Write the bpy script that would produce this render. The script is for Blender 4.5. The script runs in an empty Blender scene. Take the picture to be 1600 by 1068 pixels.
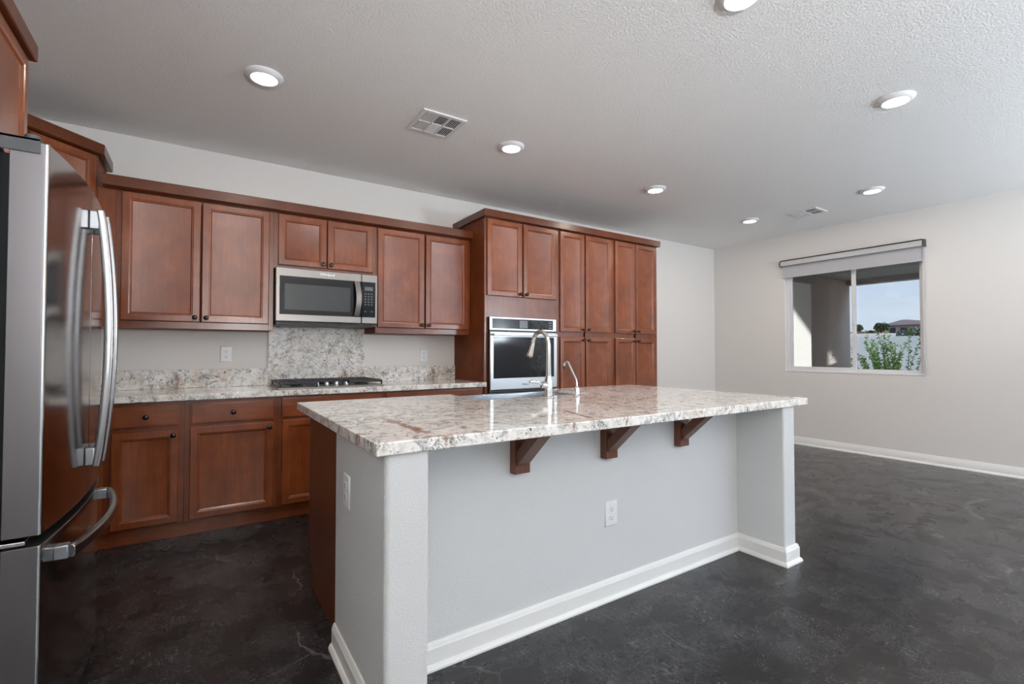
import bpy, bmesh, math, random
from mathutils import Matrix, Vector
R = math.radians
PI = math.pi
SC = bpy.context.scene
COL = SC.collection

# ------------------------------------------------------------------ camera
cam_d = bpy.data.cameras.new('camera')
cam_d.sensor_width = 36.0
cam_d.lens = 743.7 / 1600 * 36.0
cam_d.clip_end = 600
cam = bpy.data.objects.new('camera', cam_d)
COL.objects.link(cam)
cam.location = (0.5592, -4.2962, 1.1815)
cam.rotation_euler = (PI / 2 + 0.0213, 0, -0.5799)
SC.camera = cam

SC.view_settings.view_transform = 'Standard'
SC.view_settings.look = 'None'
SC.view_settings.gamma = 1
SC.view_settings.use_curve_mapping = False
SC.view_settings.exposure = 0.0
SC.cycles.use_denoising = True
SC.cycles.max_bounces = 12
SC.cycles.diffuse_bounces = 6
SC.cycles.sample_clamp_indirect = 6

# ------------------------------------------------------------------ tuning values
LAMP_POWER = 6.5          # each ceiling light
LAMP_COLOR = (1.0, 0.89, 0.79)
LENS_EMIT = 9.0
SUN_POWER = 11.0
SKY_BASE = 1.08
SKY_GLOW = 9.0
CEIL = 2.72
FILL_POWER = (400.0, 350.0, 190.0)  # fill uplights added behind the camera
FILL_COLOR = ((0.96, 0.98, 1.0), (0.74, 0.87, 1.0), (0.80, 0.91, 1.0))
FILL_Z = 1.45

# ------------------------------------------------------------------ sky
world = bpy.data.worlds.new('sky')
SC.world = world
world.use_nodes = True
wt = world.node_tree
wt.nodes.clear()


def wn(kind, **kw):
    n = wt.nodes.new(kind)
    for k, v in kw.items():
        setattr(n, k, v)
    return n


w_tc = wn('ShaderNodeTexCoord')
w_sep = wn('ShaderNodeSeparateXYZ')
wt.links.new(w_tc.outputs['Generated'], w_sep.inputs[0])
w_ramp = wn('ShaderNodeValToRGB')
w_ramp.color_ramp.elements[0].position = 0.0
w_ramp.color_ramp.elements[0].color = (0.60, 0.70, 0.86, 1)
w_ramp.color_ramp.elements[1].position = 0.6
w_ramp.color_ramp.elements[1].color = (0.40, 0.55, 0.85, 1)
wt.links.new(w_sep.outputs['Z'], w_ramp.inputs[0])
w_map = wn('ShaderNodeMapping')
w_map.inputs['Scale'].default_value = (1.5, 1.5, 7)
wt.links.new(w_tc.outputs['Generated'], w_map.inputs[0])
w_noise = wn('ShaderNodeTexNoise')
w_noise.inputs['Scale'].default_value = 2.2
w_noise.inputs['Detail'].default_value = 7
wt.links.new(w_map.outputs[0], w_noise.inputs['Vector'])
w_cr = wn('ShaderNodeValToRGB')
w_cr.color_ramp.elements[0].position = 0.42
w_cr.color_ramp.elements[1].position = 0.72
wt.links.new(w_noise.outputs['Fac'], w_cr.inputs[0])
w_mix = wn('ShaderNodeMix', data_type='RGBA')
w_mix.inputs['B'].default_value = (0.80, 0.85, 0.92, 1)
wt.links.new(w_cr.outputs[0], w_mix.inputs['Factor'])
wt.links.new(w_ramp.outputs[0], w_mix.inputs['A'])
# brighter, hazy band of low sky on the -y side (behind the camera)
w_xy = wn('ShaderNodeVectorMath', operation='MULTIPLY')
w_xy.inputs[1].default_value = (1, 1, 0)
wt.links.new(w_tc.outputs['Generated'], w_xy.inputs[0])
w_nrm = wn('ShaderNodeVectorMath', operation='NORMALIZE')
wt.links.new(w_xy.outputs[0], w_nrm.inputs[0])
w_dot = wn('ShaderNodeVectorMath', operation='DOT_PRODUCT')
w_dot.inputs[1].default_value = Vector((0.12, -1.0, 0)).normalized()
wt.links.new(w_nrm.outputs[0], w_dot.inputs[0])
w_mr = wn('ShaderNodeMapRange', interpolation_type='SMOOTHSTEP')
w_mr.inputs['From Min'].default_value = 0.66
w_mr.inputs['From Max'].default_value = 0.95
wt.links.new(w_dot.outputs['Value'], w_mr.inputs['Value'])
w_el = wn('ShaderNodeMapRange', interpolation_type='SMOOTHSTEP')
w_el.inputs['From Min'].default_value = 1.05
w_el.inputs['From Max'].default_value = 0.55
wt.links.new(w_sep.outputs['Z'], w_el.inputs['Value'])
w_mul = wn('ShaderNodeMath', operation='MULTIPLY')
wt.links.new(w_mr.outputs[0], w_mul.inputs[0])
wt.links.new(w_el.outputs[0], w_mul.inputs[1])
w_st = wn('ShaderNodeMath', operation='MULTIPLY_ADD')
w_st.inputs[1].default_value = SKY_GLOW
w_st.inputs[2].default_value = SKY_BASE
wt.links.new(w_mul.outputs[0], w_st.inputs[0])
w_bg = wn('ShaderNodeBackground')
wt.links.new(w_mix.outputs['Result'], w_bg.inputs['Color'])
wt.links.new(w_st.outputs[0], w_bg.inputs['Strength'])
w_out = wn('ShaderNodeOutputWorld')
wt.links.new(w_bg.outputs[0], w_out.inputs[0])

# ------------------------------------------------------------------ sun, portals
sun_d = bpy.data.lights.new('sun', 'SUN')
sun_d.energy = SUN_POWER
sun_d.angle = R(0.5)
sun_d.color = (1.0, 0.98, 0.96)
sun = bpy.data.objects.new('sun', sun_d)
COL.objects.link(sun)
SUN_DIR = Vector((-0.93, 0.36, -0.12)).normalized()
sun.rotation_euler = SUN_DIR.to_track_quat('-Z', 'Y').to_euler()
sun.location = (30, -12, 8)


def portal(name, w, h, loc, rot):
    d = bpy.data.lights.new(name, 'AREA')
    d.shape = 'RECTANGLE'
    d.size = w
    d.size_y = h
    d.cycles.is_portal = True
    o = bpy.data.objects.new(name, d)
    COL.objects.link(o)
    o.location = loc
    o.rotation_euler = rot


portal('daylight_window', 1.43, 1.39, (7.13, -1.745, 1.63), (PI / 2, 0, PI / 2))
portal('daylight_door', 3.2, 2.33, (5.25, -8.13, 1.19), (PI / 2, 0, 0))  # portal at the added glass doors

# ------------------------------------------------------------------ materials


class NT:
    def __init__(self, name):
        self.m = bpy.data.materials.new(name)
        self.m.use_nodes = True
        self.t = self.m.node_tree
        self.t.nodes.clear()
        self.out = self.n('ShaderNodeOutputMaterial')

    def n(self, kind, ins=None, **kw):
        nd = self.t.nodes.new(kind)
        for k, v in kw.items():
            setattr(nd, k, v)
        for k, v in (ins or {}).items():
            if hasattr(v, 'is_output'):
                self.t.links.new(v, nd.inputs[k])
            else:
                nd.inputs[k].default_value = v
        return nd

    def coords(self, scale=(1, 1, 1), rot=(0, 0, 0)):
        tc = self.n('ShaderNodeTexCoord')
        mp = self.n('ShaderNodeMapping', {'Vector': tc.outputs['Object'], 'Scale': scale, 'Rotation': rot})
        return mp.outputs[0]

    def noise(self, vec, scale, detail=4, rough=0.5, dist=0.0):
        return self.n('ShaderNodeTexNoise', {'Vector': vec, 'Scale': scale, 'Detail': detail, 'Roughness': rough,
                                             'Distortion': dist}).outputs['Fac']

    def ramp(self, fac, stops):
        r = self.n('ShaderNodeValToRGB', {'Fac': fac})
        els = r.color_ramp.elements
        while len(els) < len(stops):
            els.new(0.5)
        for e, (p, c) in zip(els, stops):
            e.position = p
            e.color = (c, c, c, 1) if not isinstance(c, tuple) else (*c, 1)
        return r.outputs['Color']

    def mix(self, fac, a, b, mode='MIX'):
        m = self.n('ShaderNodeMix', data_type='RGBA', blend_type=mode)
        for key, v in (('Factor', fac), ('A', a), ('B', b)):
            if hasattr(v, 'is_output'):
                self.t.links.new(v, m.inputs[key])
            else:
                m.inputs[key].default_value = v if key == 'Factor' or len(v) == 4 else (*v, 1)
        return m.outputs['Result']

    def math(self, op, a, b=0.0):
        m = self.n('ShaderNodeMath', operation=op)
        for i, v in enumerate((a, b)):
            if hasattr(v, 'is_output'):
                self.t.links.new(v, m.inputs[i])
            else:
                m.inputs[i].default_value = v
        return m.outputs[0]

    def bump(self, h, strength, dist):
        return self.n('ShaderNodeBump', {'Height': h, 'Strength': strength, 'Distance': dist}).outputs[0]

    def bsdf(self, **ins):
        b = self.n('ShaderNodeBsdfPrincipled')
        for k, v in ins.items():
            k = k.replace('_', ' ')
            if hasattr(v, 'is_output'):
                self.t.links.new(v, b.inputs[k])
            else:
                if k in ('Base Color', 'Emission Color') and len(v) == 3:
                    v = (*v, 1)
                b.inputs[k].default_value = v
        self.t.links.new(b.outputs[0], self.out.inputs[0])
        return b


def mat_plain(name, color, rough=0.5, metal=0.0, var=0.06, scale=20, **kw):
    t = NT(name)
    c = t.coords()
    f = t.noise(c, scale, 3)
    col = t.mix(f, tuple(max(0, x * (1 - var)) for x in color), tuple(x * (1 + var) for x in color))
    t.bsdf(Base_Color=col, Roughness=rough, Metallic=metal, **kw)
    return t.m


def mat_paint(name, color, bump_scale=140, strength=0.25, rough=0.6, dist=0.002):
    t = NT(name)
    c = t.coords()
    h = t.noise(c, bump_scale, 2, 0.5)
    hb = t.ramp(h, [(0.38, 0.0), (0.62, 1.0)])
    big = t.noise(c, 1.3, 2)
    col = t.mix(big, tuple(x * 0.985 for x in color), tuple(min(1, x * 1.015) for x in color))
    t.bsdf(Base_Color=col, Roughness=rough, Normal=t.bump(hb, strength, dist))
    return t.m


def mat_wood(name, grain_axis='z', bright=1.0, rough=0.27, coat=0.4, spec=0.5):
    t = NT(name)
    s = {'z': (30, 30, 2.2), 'x': (2.2, 30, 30), 'y': (30, 2.2, 30)}[grain_axis]
    c = t.coords()
    cg = t.coords(s)
    big = t.noise(c, 4.5, 4, 0.55, 0.6)
    grain = t.noise(cg, 1.6, 6, 0.62)
    fine = t.noise(t.coords(tuple(v * 5 for v in s)), 1.5, 3, 0.6)
    a = tuple(v * bright for v in (0.168, 0.037, 0.0085))
    b = tuple(v * bright for v in (0.295, 0.073, 0.0175))
    col = t.mix(t.ramp(big, [(0.3, 0.0), (0.72, 1.0)]), a, b)
    col = t.mix(t.ramp(grain, [(0.36, 0.34), (0.62, 0.0)]), col, tuple(v * bright for v in (0.11, 0.029, 0.011)))
    col = t.mix(t.ramp(fine, [(0.45, 0.16), (0.6, 0.0)]), col, tuple(v * bright for v in (0.085, 0.023, 0.010)))
    t.bsdf(Base_Color=col, Roughness=rough, Normal=t.bump(fine, 0.05, 0.001), Specular_IOR_Level=spec,
           Coat_Weight=coat, Coat_Roughness=0.22)
    return t.m


def mat_granite(name, warm=0.28, veins=()):
    t = NT(name)
    c = t.coords()
    warp = t.n('ShaderNodeTexNoise', {'Vector': c, 'Scale': 5.0, 'Detail': 3.0})
    wv = t.n('ShaderNodeMix', {'Factor': 0.10, 'A': c, 'B': warp.outputs['Color']}, data_type='VECTOR')
    cw = wv.outputs[1]
    base = t.noise(cw, 24, 8, 0.64)
    col = t.ramp(base, [(0.32, (0.48, 0.45, 0.42)), (0.42, (0.73, 0.70, 0.655)), (0.53, (0.86, 0.84, 0.81)),
                        (0.70, (0.91, 0.905, 0.895))])
    tan = t.ramp(t.noise(cw, 9, 5, 0.6), [(0.47, 0.0), (0.66, warm)])
    col = t.mix(tan, col, (0.66, 0.53, 0.40))
    grey = t.ramp(t.noise(c, 21, 6, 0.68, 0.9), [(0.54, 0.0), (0.65, 0.8)])
    col = t.mix(grey, col, (0.25, 0.26, 0.285))
    v1 = t.noise(cw, 26, 9, 0.7, 0.6)
    vein = t.ramp(v1, [(0.468, 0.0), (0.493, 0.85), (0.507, 0.85), (0.532, 0.0)])
    veinmask = t.ramp(t.noise(c, 8, 4, 0.6), [(0.45, 0.0), (0.60, 1.0)])
    col = t.mix(t.math('MULTIPLY', vein, veinmask), col, (0.075, 0.07, 0.075))
    spots = t.ramp(t.noise(c, 70, 3, 0.55), [(0.60, 0.0), (0.66, 0.95)])
    sm = t.ramp(t.noise(c, 13, 4, 0.6), [(0.44, 0.0), (0.56, 1.0)])
    col = t.mix(t.math('MULTIPLY', spots, sm), col, (0.030, 0.028, 0.030))
    r1 = t.ramp(t.noise(t.coords((1, 1.6, 1)), 7.0, 7, 0.70, 0.8), [(0.615, 0.0), (0.675, 0.8)])
    col = t.mix(r1, col, (0.23, 0.10, 0.055))
    for vx, vy, ang, hl, hw in veins:
        lc = t.n('ShaderNodeMapping', {'Vector': c, 'Location': (vx, vy, 0), 'Rotation': (0, 0, ang)}, vector_type='TEXTURE')
        sp_ = t.n('ShaderNodeSeparateXYZ', {'Vector': lc.outputs[0]})
        along = t.ramp(t.math('DIVIDE', t.math('ABSOLUTE', sp_.outputs[0]), hl), [(0.6, 1.0), (1.0, 0.0)])
        wob = t.math('MULTIPLY', t.math('SUBTRACT', t.noise(c, 20, 5, 0.7), 0.5), hw * 5)
        across = t.ramp(t.math('DIVIDE', t.math('ABSOLUTE', t.math('ADD', sp_.outputs[1], wob)), hw), [(0.5, 0.8), (1.0, 0.0)])
        col = t.mix(t.math('MULTIPLY', along, across), col, (0.27, 0.12, 0.065))
    t.bsdf(Base_Color=col, Roughness=0.07, Specular_IOR_Level=0.55)
    return t.m


def mat_floor(name):
    t = NT(name)
    c = t.coords()
    big = t.noise(c, 0.9, 5, 0.6, 0.8)
    mid = t.noise(c, 5, 7, 0.68, 0.4)
    fine = t.noise(c, 60, 5, 0.7)
    streak = t.noise(t.coords((2.0, 14, 1), (0, 0, 0.35)), 1.6, 6, 0.7, 0.4)
    col = t.mix(t.ramp(big, [(0.38, 0.0), (0.64, 1.0)]), (0.0105, 0.0092, 0.0092), (0.0195, 0.0202, 0.0230))
    col = t.mix(t.ramp(mid, [(0.48, 0.0), (0.70, 0.45)]), col, (0.055, 0.053, 0.055))
    col = t.mix(t.ramp(mid, [(0.34, 0.4), (0.47, 0.0)]), col, (0.0075, 0.0065, 0.0065))
    col = t.mix(t.ramp(streak, [(0.52, 0.0), (0.74, 0.32)]), col, (0.065, 0.063, 0.066))
    sp = t.math('MULTIPLY', t.ramp(fine, [(0.56, 0.0), (0.66, 0.75)]), t.ramp(mid, [(0.44, 0.0), (0.58, 1.0)]))
    col = t.mix(sp, col, (0.115, 0.118, 0.127))
    vf = t.ramp(t.noise(c, 150, 3, 0.6), [(0.57, 0.0), (0.66, 0.75)])
    col = t.mix(t.math('MULTIPLY', vf, t.ramp(mid, [(0.40, 0.1), (0.58, 1.0)])), col, (0.125, 0.125, 0.13))
    # hairline cracks
    warp = t.n('ShaderNodeTexNoise', {'Vector': c, 'Scale': 1.8, 'Detail': 5.0})
    wv = t.n('ShaderNodeMix', {'Factor': 0.35, 'A': c, 'B': warp.outputs['Color']}, data_type='VECTOR')
    vor = t.n('ShaderNodeTexVoronoi', {'Vector': wv.outputs[1], 'Scale': 0.9}, feature='DISTANCE_TO_EDGE')
    crack = t.ramp(vor.outputs['Distance'], [(0.0, 0.5), (0.004, 0.0)])
    cm = t.ramp(t.noise(c, 2.4, 3), [(0.45, 0.0), (0.6, 1.0)])
    col = t.mix(t.math('MULTIPLY', crack, cm), col, (0.20, 0.19, 0.18))
    scf = t.math('MULTIPLY', t.ramp(t.noise(t.coords((1, 2.6, 1), (0, 0, 0.7)), 2.1, 5, 0.7), [(0.53, 0.0), (0.64, 0.9)]), t.ramp(t.noise(t.coords((30, 8, 1), (0, 0, 0.5)), 3.0, 5, 0.75), [(0.50, 0.0), (0.62, 1.0)]))
    col = t.mix(scf, col, (0.12, 0.115, 0.115))
    # two curved scuffs on the open floor
    sep = t.n('ShaderNodeSeparateXYZ', {'Vector': c})
    dx = t.math('SUBTRACT', sep.outputs[0], 5.62)
    dy = t.math('SUBTRACT', sep.outputs[1], -3.72)
    rr = t.math('SQRT', t.math('ADD', t.math('MULTIPLY', dx, dx), t.math('MULTIPLY', dy, dy)))
    ring = t.ramp(t.math('ABSOLUTE', t.math('SUBTRACT', rr, 0.60)), [(0.008, 0.55), (0.022, 0.0)])
    top = t.ramp(dy, [(0.35, 0.0), (0.48, 1.0)])
    col = t.mix(t.math('MULTIPLY', ring, top), col, (0.13, 0.125, 0.125))
    rough = t.ramp(mid, [(0.35, 0.30), (0.65, 0.24)])
    h = t.math('ADD', t.math('MULTIPLY', mid, 0.6), t.math('MULTIPLY', fine, 0.25))
    t.bsdf(Base_Color=col, Roughness=rough, Specular_IOR_Level=0.36, Normal=t.bump(h, 0.06, 0.004))
    return t.m


def mat_steel(name, color=(0.55, 0.53, 0.52), rough=0.3, axis='x', br=0.10, metal=1.0):
    t = NT(name)
    s = {'x': (3, 400, 400), 'z': (400, 400, 3), 'y': (400, 3, 400)}[axis]
    f = t.noise(t.coords(s), 1.0, 3)
    rg = t.math('ADD', t.math('MULTIPLY', f, br), rough - br / 2)
    col = t.mix(f, tuple(v * 0.94 for v in color), tuple(v * 1.05 for v in color))
    t.bsdf(Base_Color=col, Roughness=rg, Metallic=metal, Normal=t.bump(f, 0.03, 0.0005))
    return t.m


def mat_glass_thin(name, tint=(0.96, 0.985, 0.98), refl=0.09):
    t = NT(name)
    tr = t.n('ShaderNodeBsdfTransparent', {'Color': (*tint, 1)})
    gl = t.n('ShaderNodeBsdfGlossy', {'Color': (1, 1, 1, 1), 'Roughness': 0.02})
    fr = t.n('ShaderNodeFresnel', {'IOR': 1.45})
    f = t.math('ADD', t.math('MULTIPLY', fr.outputs[0], 0.8), refl * 0.2)
    mx = t.n('ShaderNodeMixShader', {0: f, 1: tr.outputs[0], 2: gl.outputs[0]})
    t.t.links.new(mx.outputs[0], t.out.inputs[0])
    return t.m


def mat_emit(name, color, strength):
    t = NT(name)
    e = t.n('ShaderNodeEmission', {'Color': (*color, 1), 'Strength': strength})
    t.t.links.new(e.outputs[0], t.out.inputs[0])
    return t.m


def mat_leaf(name, a, b):
    t = NT(name)
    f = t.noise(t.coords(), 9, 3)
    t.bsdf(Base_Color=t.mix(t.ramp(f, [(0.35, 0.0), (0.65, 1.0)]), a, b), Roughness=0.6)
    return t.m


M = {}
M['wall'] = mat_paint('wall_paint', (0.735, 0.71, 0.685))
M['ceiling'] = mat_paint('ceiling_paint', (0.88, 0.87, 0.86), 90, 0.35, 0.75, 0.003)
M['island_paint'] = mat_paint('island_paint', (0.64, 0.645, 0.65), 170, 0.30, 0.5, 0.0015)
M['trim'] = mat_plain('trim_paint', (0.80, 0.795, 0.78), 0.32, var=0.02)
M['floor'] = mat_floor('stained_concrete')
M['wood'] = mat_wood('cherry_wood_upright', 'z')
M['wood_x'] = mat_wood('cherry_wood_lengthwise', 'x')
M['wood_y'] = mat_wood('cherry_wood_crosswise', 'y')
M['wood_side'] = mat_wood('cherry_wood_side', 'z', 0.80, 0.5, 0.0, 0.15)
M['wood_trim'] = mat_wood('cherry_wood_trim', 'x', 0.56, 0.33, 0.2, 0.4)
M['wood_frame'] = mat_wood('cherry_wood_frame', 'z', 0.78)
M['wood_dark'] = mat_wood('dark_stained_wood', 'z', 0.62, 0.42)
M['granite'] = mat_granite('granite', 0.55)
M['granite_pale'] = mat_granite('pale_granite', 0.2, ((-1.065, -0.43, R(91), 0.24, 0.020), (-0.33, -0.535, R(74), 0.16, 0.014), (0.35, -0.60, R(80), 0.10, 0.010)))
M['knob'] = mat_plain('oiled_bronze', (0.05, 0.042, 0.04), 0.25, 0.9)
M['steel'] = mat_steel('brushed_steel', (0.25, 0.232, 0.22), 0.36, 'x')
M['steel_bright'] = mat_steel('bright_steel', (0.55, 0.565, 0.59), 0.32, 'x')
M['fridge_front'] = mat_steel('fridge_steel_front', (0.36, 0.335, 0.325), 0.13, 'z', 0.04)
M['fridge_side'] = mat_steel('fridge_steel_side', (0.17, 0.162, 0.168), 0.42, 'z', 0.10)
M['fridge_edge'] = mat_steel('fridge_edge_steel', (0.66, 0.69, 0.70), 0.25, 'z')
M['fridge_handle'] = mat_steel('handle_steel', (0.38, 0.375, 0.38), 0.24, 'z')
M['mount'] = mat_steel('satin_mount_steel', (0.42, 0.45, 0.48), 0.34, 'y')
M['fridge_body'] = mat_plain('black_fridge_body', (0.012, 0.014, 0.016), 0.5, Specular_IOR_Level=0.12)
M['grey_metal'] = mat_plain('dark_grey_metal', (0.07, 0.072, 0.078), 0.45, 0.3)
M['chrome'] = mat_plain('chrome', (0.80, 0.81, 0.82), 0.06, 1.0, 0.01)
M['black_glass'] = mat_plain('black_glass', (0.008, 0.008, 0.010), 0.05, 0.0, Specular_IOR_Level=0.28)
M['mw_window'] = mat_plain('microwave_window_mesh', (0.055, 0.060, 0.062), 0.2, 0.0, 0.15, 300, Specular_IOR_Level=0.3)
M['black'] = mat_plain('black_plastic', (0.015, 0.015, 0.016), 0.4)
M['cast_iron'] = mat_plain('cast_iron', (0.020, 0.020, 0.023), 0.5)
M['button'] = mat_plain('pale_button_print', (0.14, 0.145, 0.15), 0.5)
M['lcd'] = mat_plain('grey_display', (0.12, 0.13, 0.135), 0.15)
M['logo'] = mat_plain('logo_print', (0.85, 0.85, 0.86), 0.3)
M['logo_dark'] = mat_plain('logo_grey', (0.16, 0.16, 0.17), 0.3)
M['plate'] = mat_plain('white_plastic', (0.78, 0.79, 0.81), 0.3, var=0.02)
M['slot'] = mat_plain('dark_slot', (0.03, 0.03, 0.032), 0.6)
M['vinyl'] = mat_plain('white_vinyl', (0.70, 0.70, 0.72), 0.35, var=0.02)
M['shade'] = mat_plain('grey_shade_cloth', (0.47, 0.47, 0.49), 0.8, var=0.03, scale=120)
M['blind_case'] = mat_plain('white_blind_case', (0.52, 0.52, 0.53), 0.4, var=0.02)
M['blind_cap'] = mat_plain('brown_blind_cap', (0.05, 0.043, 0.04), 0.5)
M['glass'] = mat_glass_thin('window_glass')
_t = NT('sheer_shade_cloth')
_d = _t.n('ShaderNodeBsdfDiffuse', {'Color': (0.8, 0.8, 0.8, 1)})
_u = _t.n('ShaderNodeBsdfTranslucent', {'Color': (0.85, 0.85, 0.85, 1)})
_x = _t.n('ShaderNodeMixShader', {0: 0.6, 1: _d.outputs[0], 2: _u.outputs[0]})
_t.t.links.new(_x.outputs[0], _t.out.inputs[0])
M['sheer'] = _t.m
M['lens'] = mat_emit('lamp_lens', (1.0, 0.95, 0.88), LENS_EMIT)
M['lamp_ring'] = mat_plain('white_lamp_ring', (0.78, 0.78, 0.80), 0.35, var=0.01)
M['vent'] = mat_plain('white_vent_metal', (0.74, 0.74, 0.75), 0.4, var=0.02)
M['sink'] = mat_steel('sink_steel', (0.52, 0.55, 0.58), 0.22, 'x')
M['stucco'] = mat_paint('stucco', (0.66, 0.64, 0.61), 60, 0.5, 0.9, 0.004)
M['stucco_shade'] = mat_paint('shaded_stucco', (0.36, 0.31, 0.27), 60, 0.5, 0.9, 0.004)  # the pier's deep shade is put into this darker stucco colour
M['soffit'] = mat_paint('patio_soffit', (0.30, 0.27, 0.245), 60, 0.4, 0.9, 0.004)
M['block'] = mat_paint('block_wall_paint', (0.84, 0.82, 0.76), 30, 0.3, 0.9, 0.006)
M['gravel'] = mat_plain('desert_gravel', (0.62, 0.57, 0.51), 0.95, var=0.25, scale=14)
M['slab'] = mat_plain('patio_concrete', (0.46, 0.44, 0.41), 0.9, var=0.1)
M['pale_slab'] = mat_plain('pale_concrete', (0.68, 0.66, 0.62), 0.9, var=0.05, scale=6)
M['hill'] = mat_plain('dry_hillside', (0.24, 0.185, 0.16), 0.95, var=0.15, scale=0.6)
M['leaf'] = mat_leaf('shrub_leaf', (0.10, 0.20, 0.03), (0.34, 0.52, 0.08))
M['leaf_dark'] = mat_leaf('tree_leaf', (0.03, 0.07, 0.035), (0.07, 0.13, 0.06))
M['leaf_grey'] = mat_leaf('hedge_leaf', (0.09, 0.14, 0.10), (0.17, 0.24, 0.18))
M['stem'] = mat_plain('shrub_stem', (0.12, 0.09, 0.06), 0.8)
M['roof_tile'] = mat_plain('roof_tile', (0.15, 0.105, 0.095), 0.9, var=0.12, scale=3)
M['house_wall'] = mat_plain('house_stucco', (0.42, 0.34, 0.30), 0.9, var=0.06, scale=2)
M['house_pale'] = mat_plain('pale_house_stucco', (0.62, 0.60, 0.56), 0.9, var=0.06, scale=2)
M['dark_pane'] = mat_plain('dark_house_window', (0.05, 0.06, 0.07), 0.2)

# ------------------------------------------------------------------ mesh helper


class MB:
    def __init__(self, mtx=None):
        self.v = []
        self.f = []
        self.mtx = mtx

    def add(self, vs, fs, mtx=None):
        o = len(self.v)
        m = mtx or self.mtx
        for p in vs:
            p = Vector(p)
            self.v.append(m @ p if m else p)
        for f in fs:
            self.f.append([i + o for i in f])
        return self

    def box(self, x0, x1, y0, y1, z0, z1, mtx=None):
        x0, x1 = sorted((x0, x1)); y0, y1 = sorted((y0, y1)); z0, z1 = sorted((z0, z1))
        vs = [(x, y, z) for z in (z0, z1) for y in (y0, y1) for x in (x0, x1)]
        fs = [(0, 2, 3, 1), (4, 5, 7, 6), (0, 1, 5, 4), (2, 6, 7, 3), (0, 4, 6, 2), (1, 3, 7, 5)]
        return self.add(vs, fs, mtx)

    def prism(self, poly, a, b, axis='z', mtx=None):
        n = len(poly)
        def mk(p, t):
            return {'z': (p[0], p[1], t), 'y': (p[0], t, p[1]), 'x': (t, p[0], p[1])}[axis]
        vs = [mk(p, a) for p in poly] + [mk(p, b) for p in poly]
        fs = [list(range(n))[::-1], list(range(n, 2 * n))]
        fs += [(i, (i + 1) % n, n + (i + 1) % n, n + i) for i in range(n)]
        return self.add(vs, fs, mtx)

    def loops(self, loops, cap0=True, cap1=True, mtx=None):
        n = len(loops[0])
        vs = [p for l in loops for p in l]
        fs = []
        for k in range(len(loops) - 1):
            for i in range(n):
                j = (i + 1) % n
                fs.append((k * n + i, k * n + j, (k + 1) * n + j, (k + 1) * n + i))
        if cap0:
            fs.append(list(range(n))[::-1])
        if cap1:
            fs.append([(len(loops) - 1) * n + i for i in range(n)])
        return self.add(vs, fs, mtx)

    def tube(self, pts, r, n=12, mtx=None):
        pts = [Vector(p) for p in pts]
        rs = r if isinstance(r, (list, tuple)) else [r] * len(pts)
        loops = []
        up = None
        for i, p in enumerate(pts):
            a = pts[max(i - 1, 0)]
            b = pts[min(i + 1, len(pts) - 1)]
            d = (b - a).normalized()
            if up is None:
                up = Vector((0, 0, 1)) if abs(d.z) < 0.9 else Vector((1, 0, 0))
            s = d.cross(up).normalized()
            up = s.cross(d).normalized()
            loops.append([p + (s * math.cos(2 * PI * k / n) + up * math.sin(2 * PI * k / n)) * rs[i] for k in range(n)])
        return self.loops(loops, mtx=mtx)

    def lathe(self, prof, c, axis='z', n=24, mtx=None):
        c = Vector(c)
        loops = []
        for r, h in prof:
            r = max(r, 1e-5)
            l = []
            for k in range(n):
                ca, sa = math.cos(2 * PI * k / n) * r, math.sin(2 * PI * k / n) * r
                l.append(c + Vector({'z': (ca, sa, h), 'y': (ca, h, sa), 'x': (h, ca, sa)}[axis]))
            loops.append(l)
        return self.loops(loops, mtx=mtx)

    def sweep(self, pts, sec, n_up=Vector((0, 0, 1)), mtx=None):
        """sec: list of (side, up) pairs; pts in a plane perpendicular-ish to n_up"""
        pts = [Vector(p) for p in pts]
        loops = []
        for i, p in enumerate(pts):
            a = pts[max(i - 1, 0)]
            b = pts[min(i + 1, len(pts) - 1)]
            d = (b - a).normalized()
            s = d.cross(n_up).normalized()
            loops.append([p + s * u + n_up * w for u, w in sec])
        return self.loops(loops, mtx=mtx)


WM = {}


def finish(o, mb, mat, parent=None, bevel=0.0, seg=2, angle=35):
    inv = Matrix.Identity(4)
    if parent is not None:
        o.parent = parent
        inv = WM[parent.name].inverted()
    elif o.name in WM:
        inv = WM[o.name].inverted()
    me = o.data
    me.from_pydata([inv @ p for p in mb.v], [], mb.f)
    bm = bmesh.new()
    bm.from_mesh(me)
    bmesh.ops.recalc_face_normals(bm, faces=bm.faces)
    for e in bm.edges:
        if len(e.link_faces) == 2:
            e.smooth = e.calc_face_angle(0) < R(angle)
    for f in bm.faces:
        f.smooth = True
    bm.to_mesh(me)
    bm.free()
    if mat is not None:
        me.materials.append(mat)
    if bevel > 0:
        bv = o.modifiers.new('edge_bevel', 'BEVEL')
        bv.width = bevel
        bv.segments = seg
        bv.limit_method = 'ANGLE'
        bv.angle_limit = R(40)
        bv.harden_normals = False
    return o


def part(name, mb, mat, parent, bevel=0.0, label=None, seg=2, angle=35):
    o = bpy.data.objects.new(name, bpy.data.meshes.new(name))
    COL.objects.link(o)
    finish(o, mb, mat, parent, bevel, seg, angle)
    WM[o.name] = WM[parent.name] if parent is not None else Matrix.Identity(4)
    if label:
        o['label'] = label
    return o


def tag(o, label, cat, group=None):
    o['label'] = label
    o['category'] = cat
    if group:
        o['group'] = group
    return o


def thing(name, label, cat, loc, rz=0.0, group=None):
    o = bpy.data.objects.new(name, None)
    COL.objects.link(o)
    o.empty_display_size = 0.1
    o.location = loc
    o.rotation_euler = (0, 0, rz)
    WM[o.name] = Matrix.Translation(Vector(loc)) @ Matrix.Rotation(rz, 4, 'Z')
    return tag(o, label, cat, group)


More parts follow.
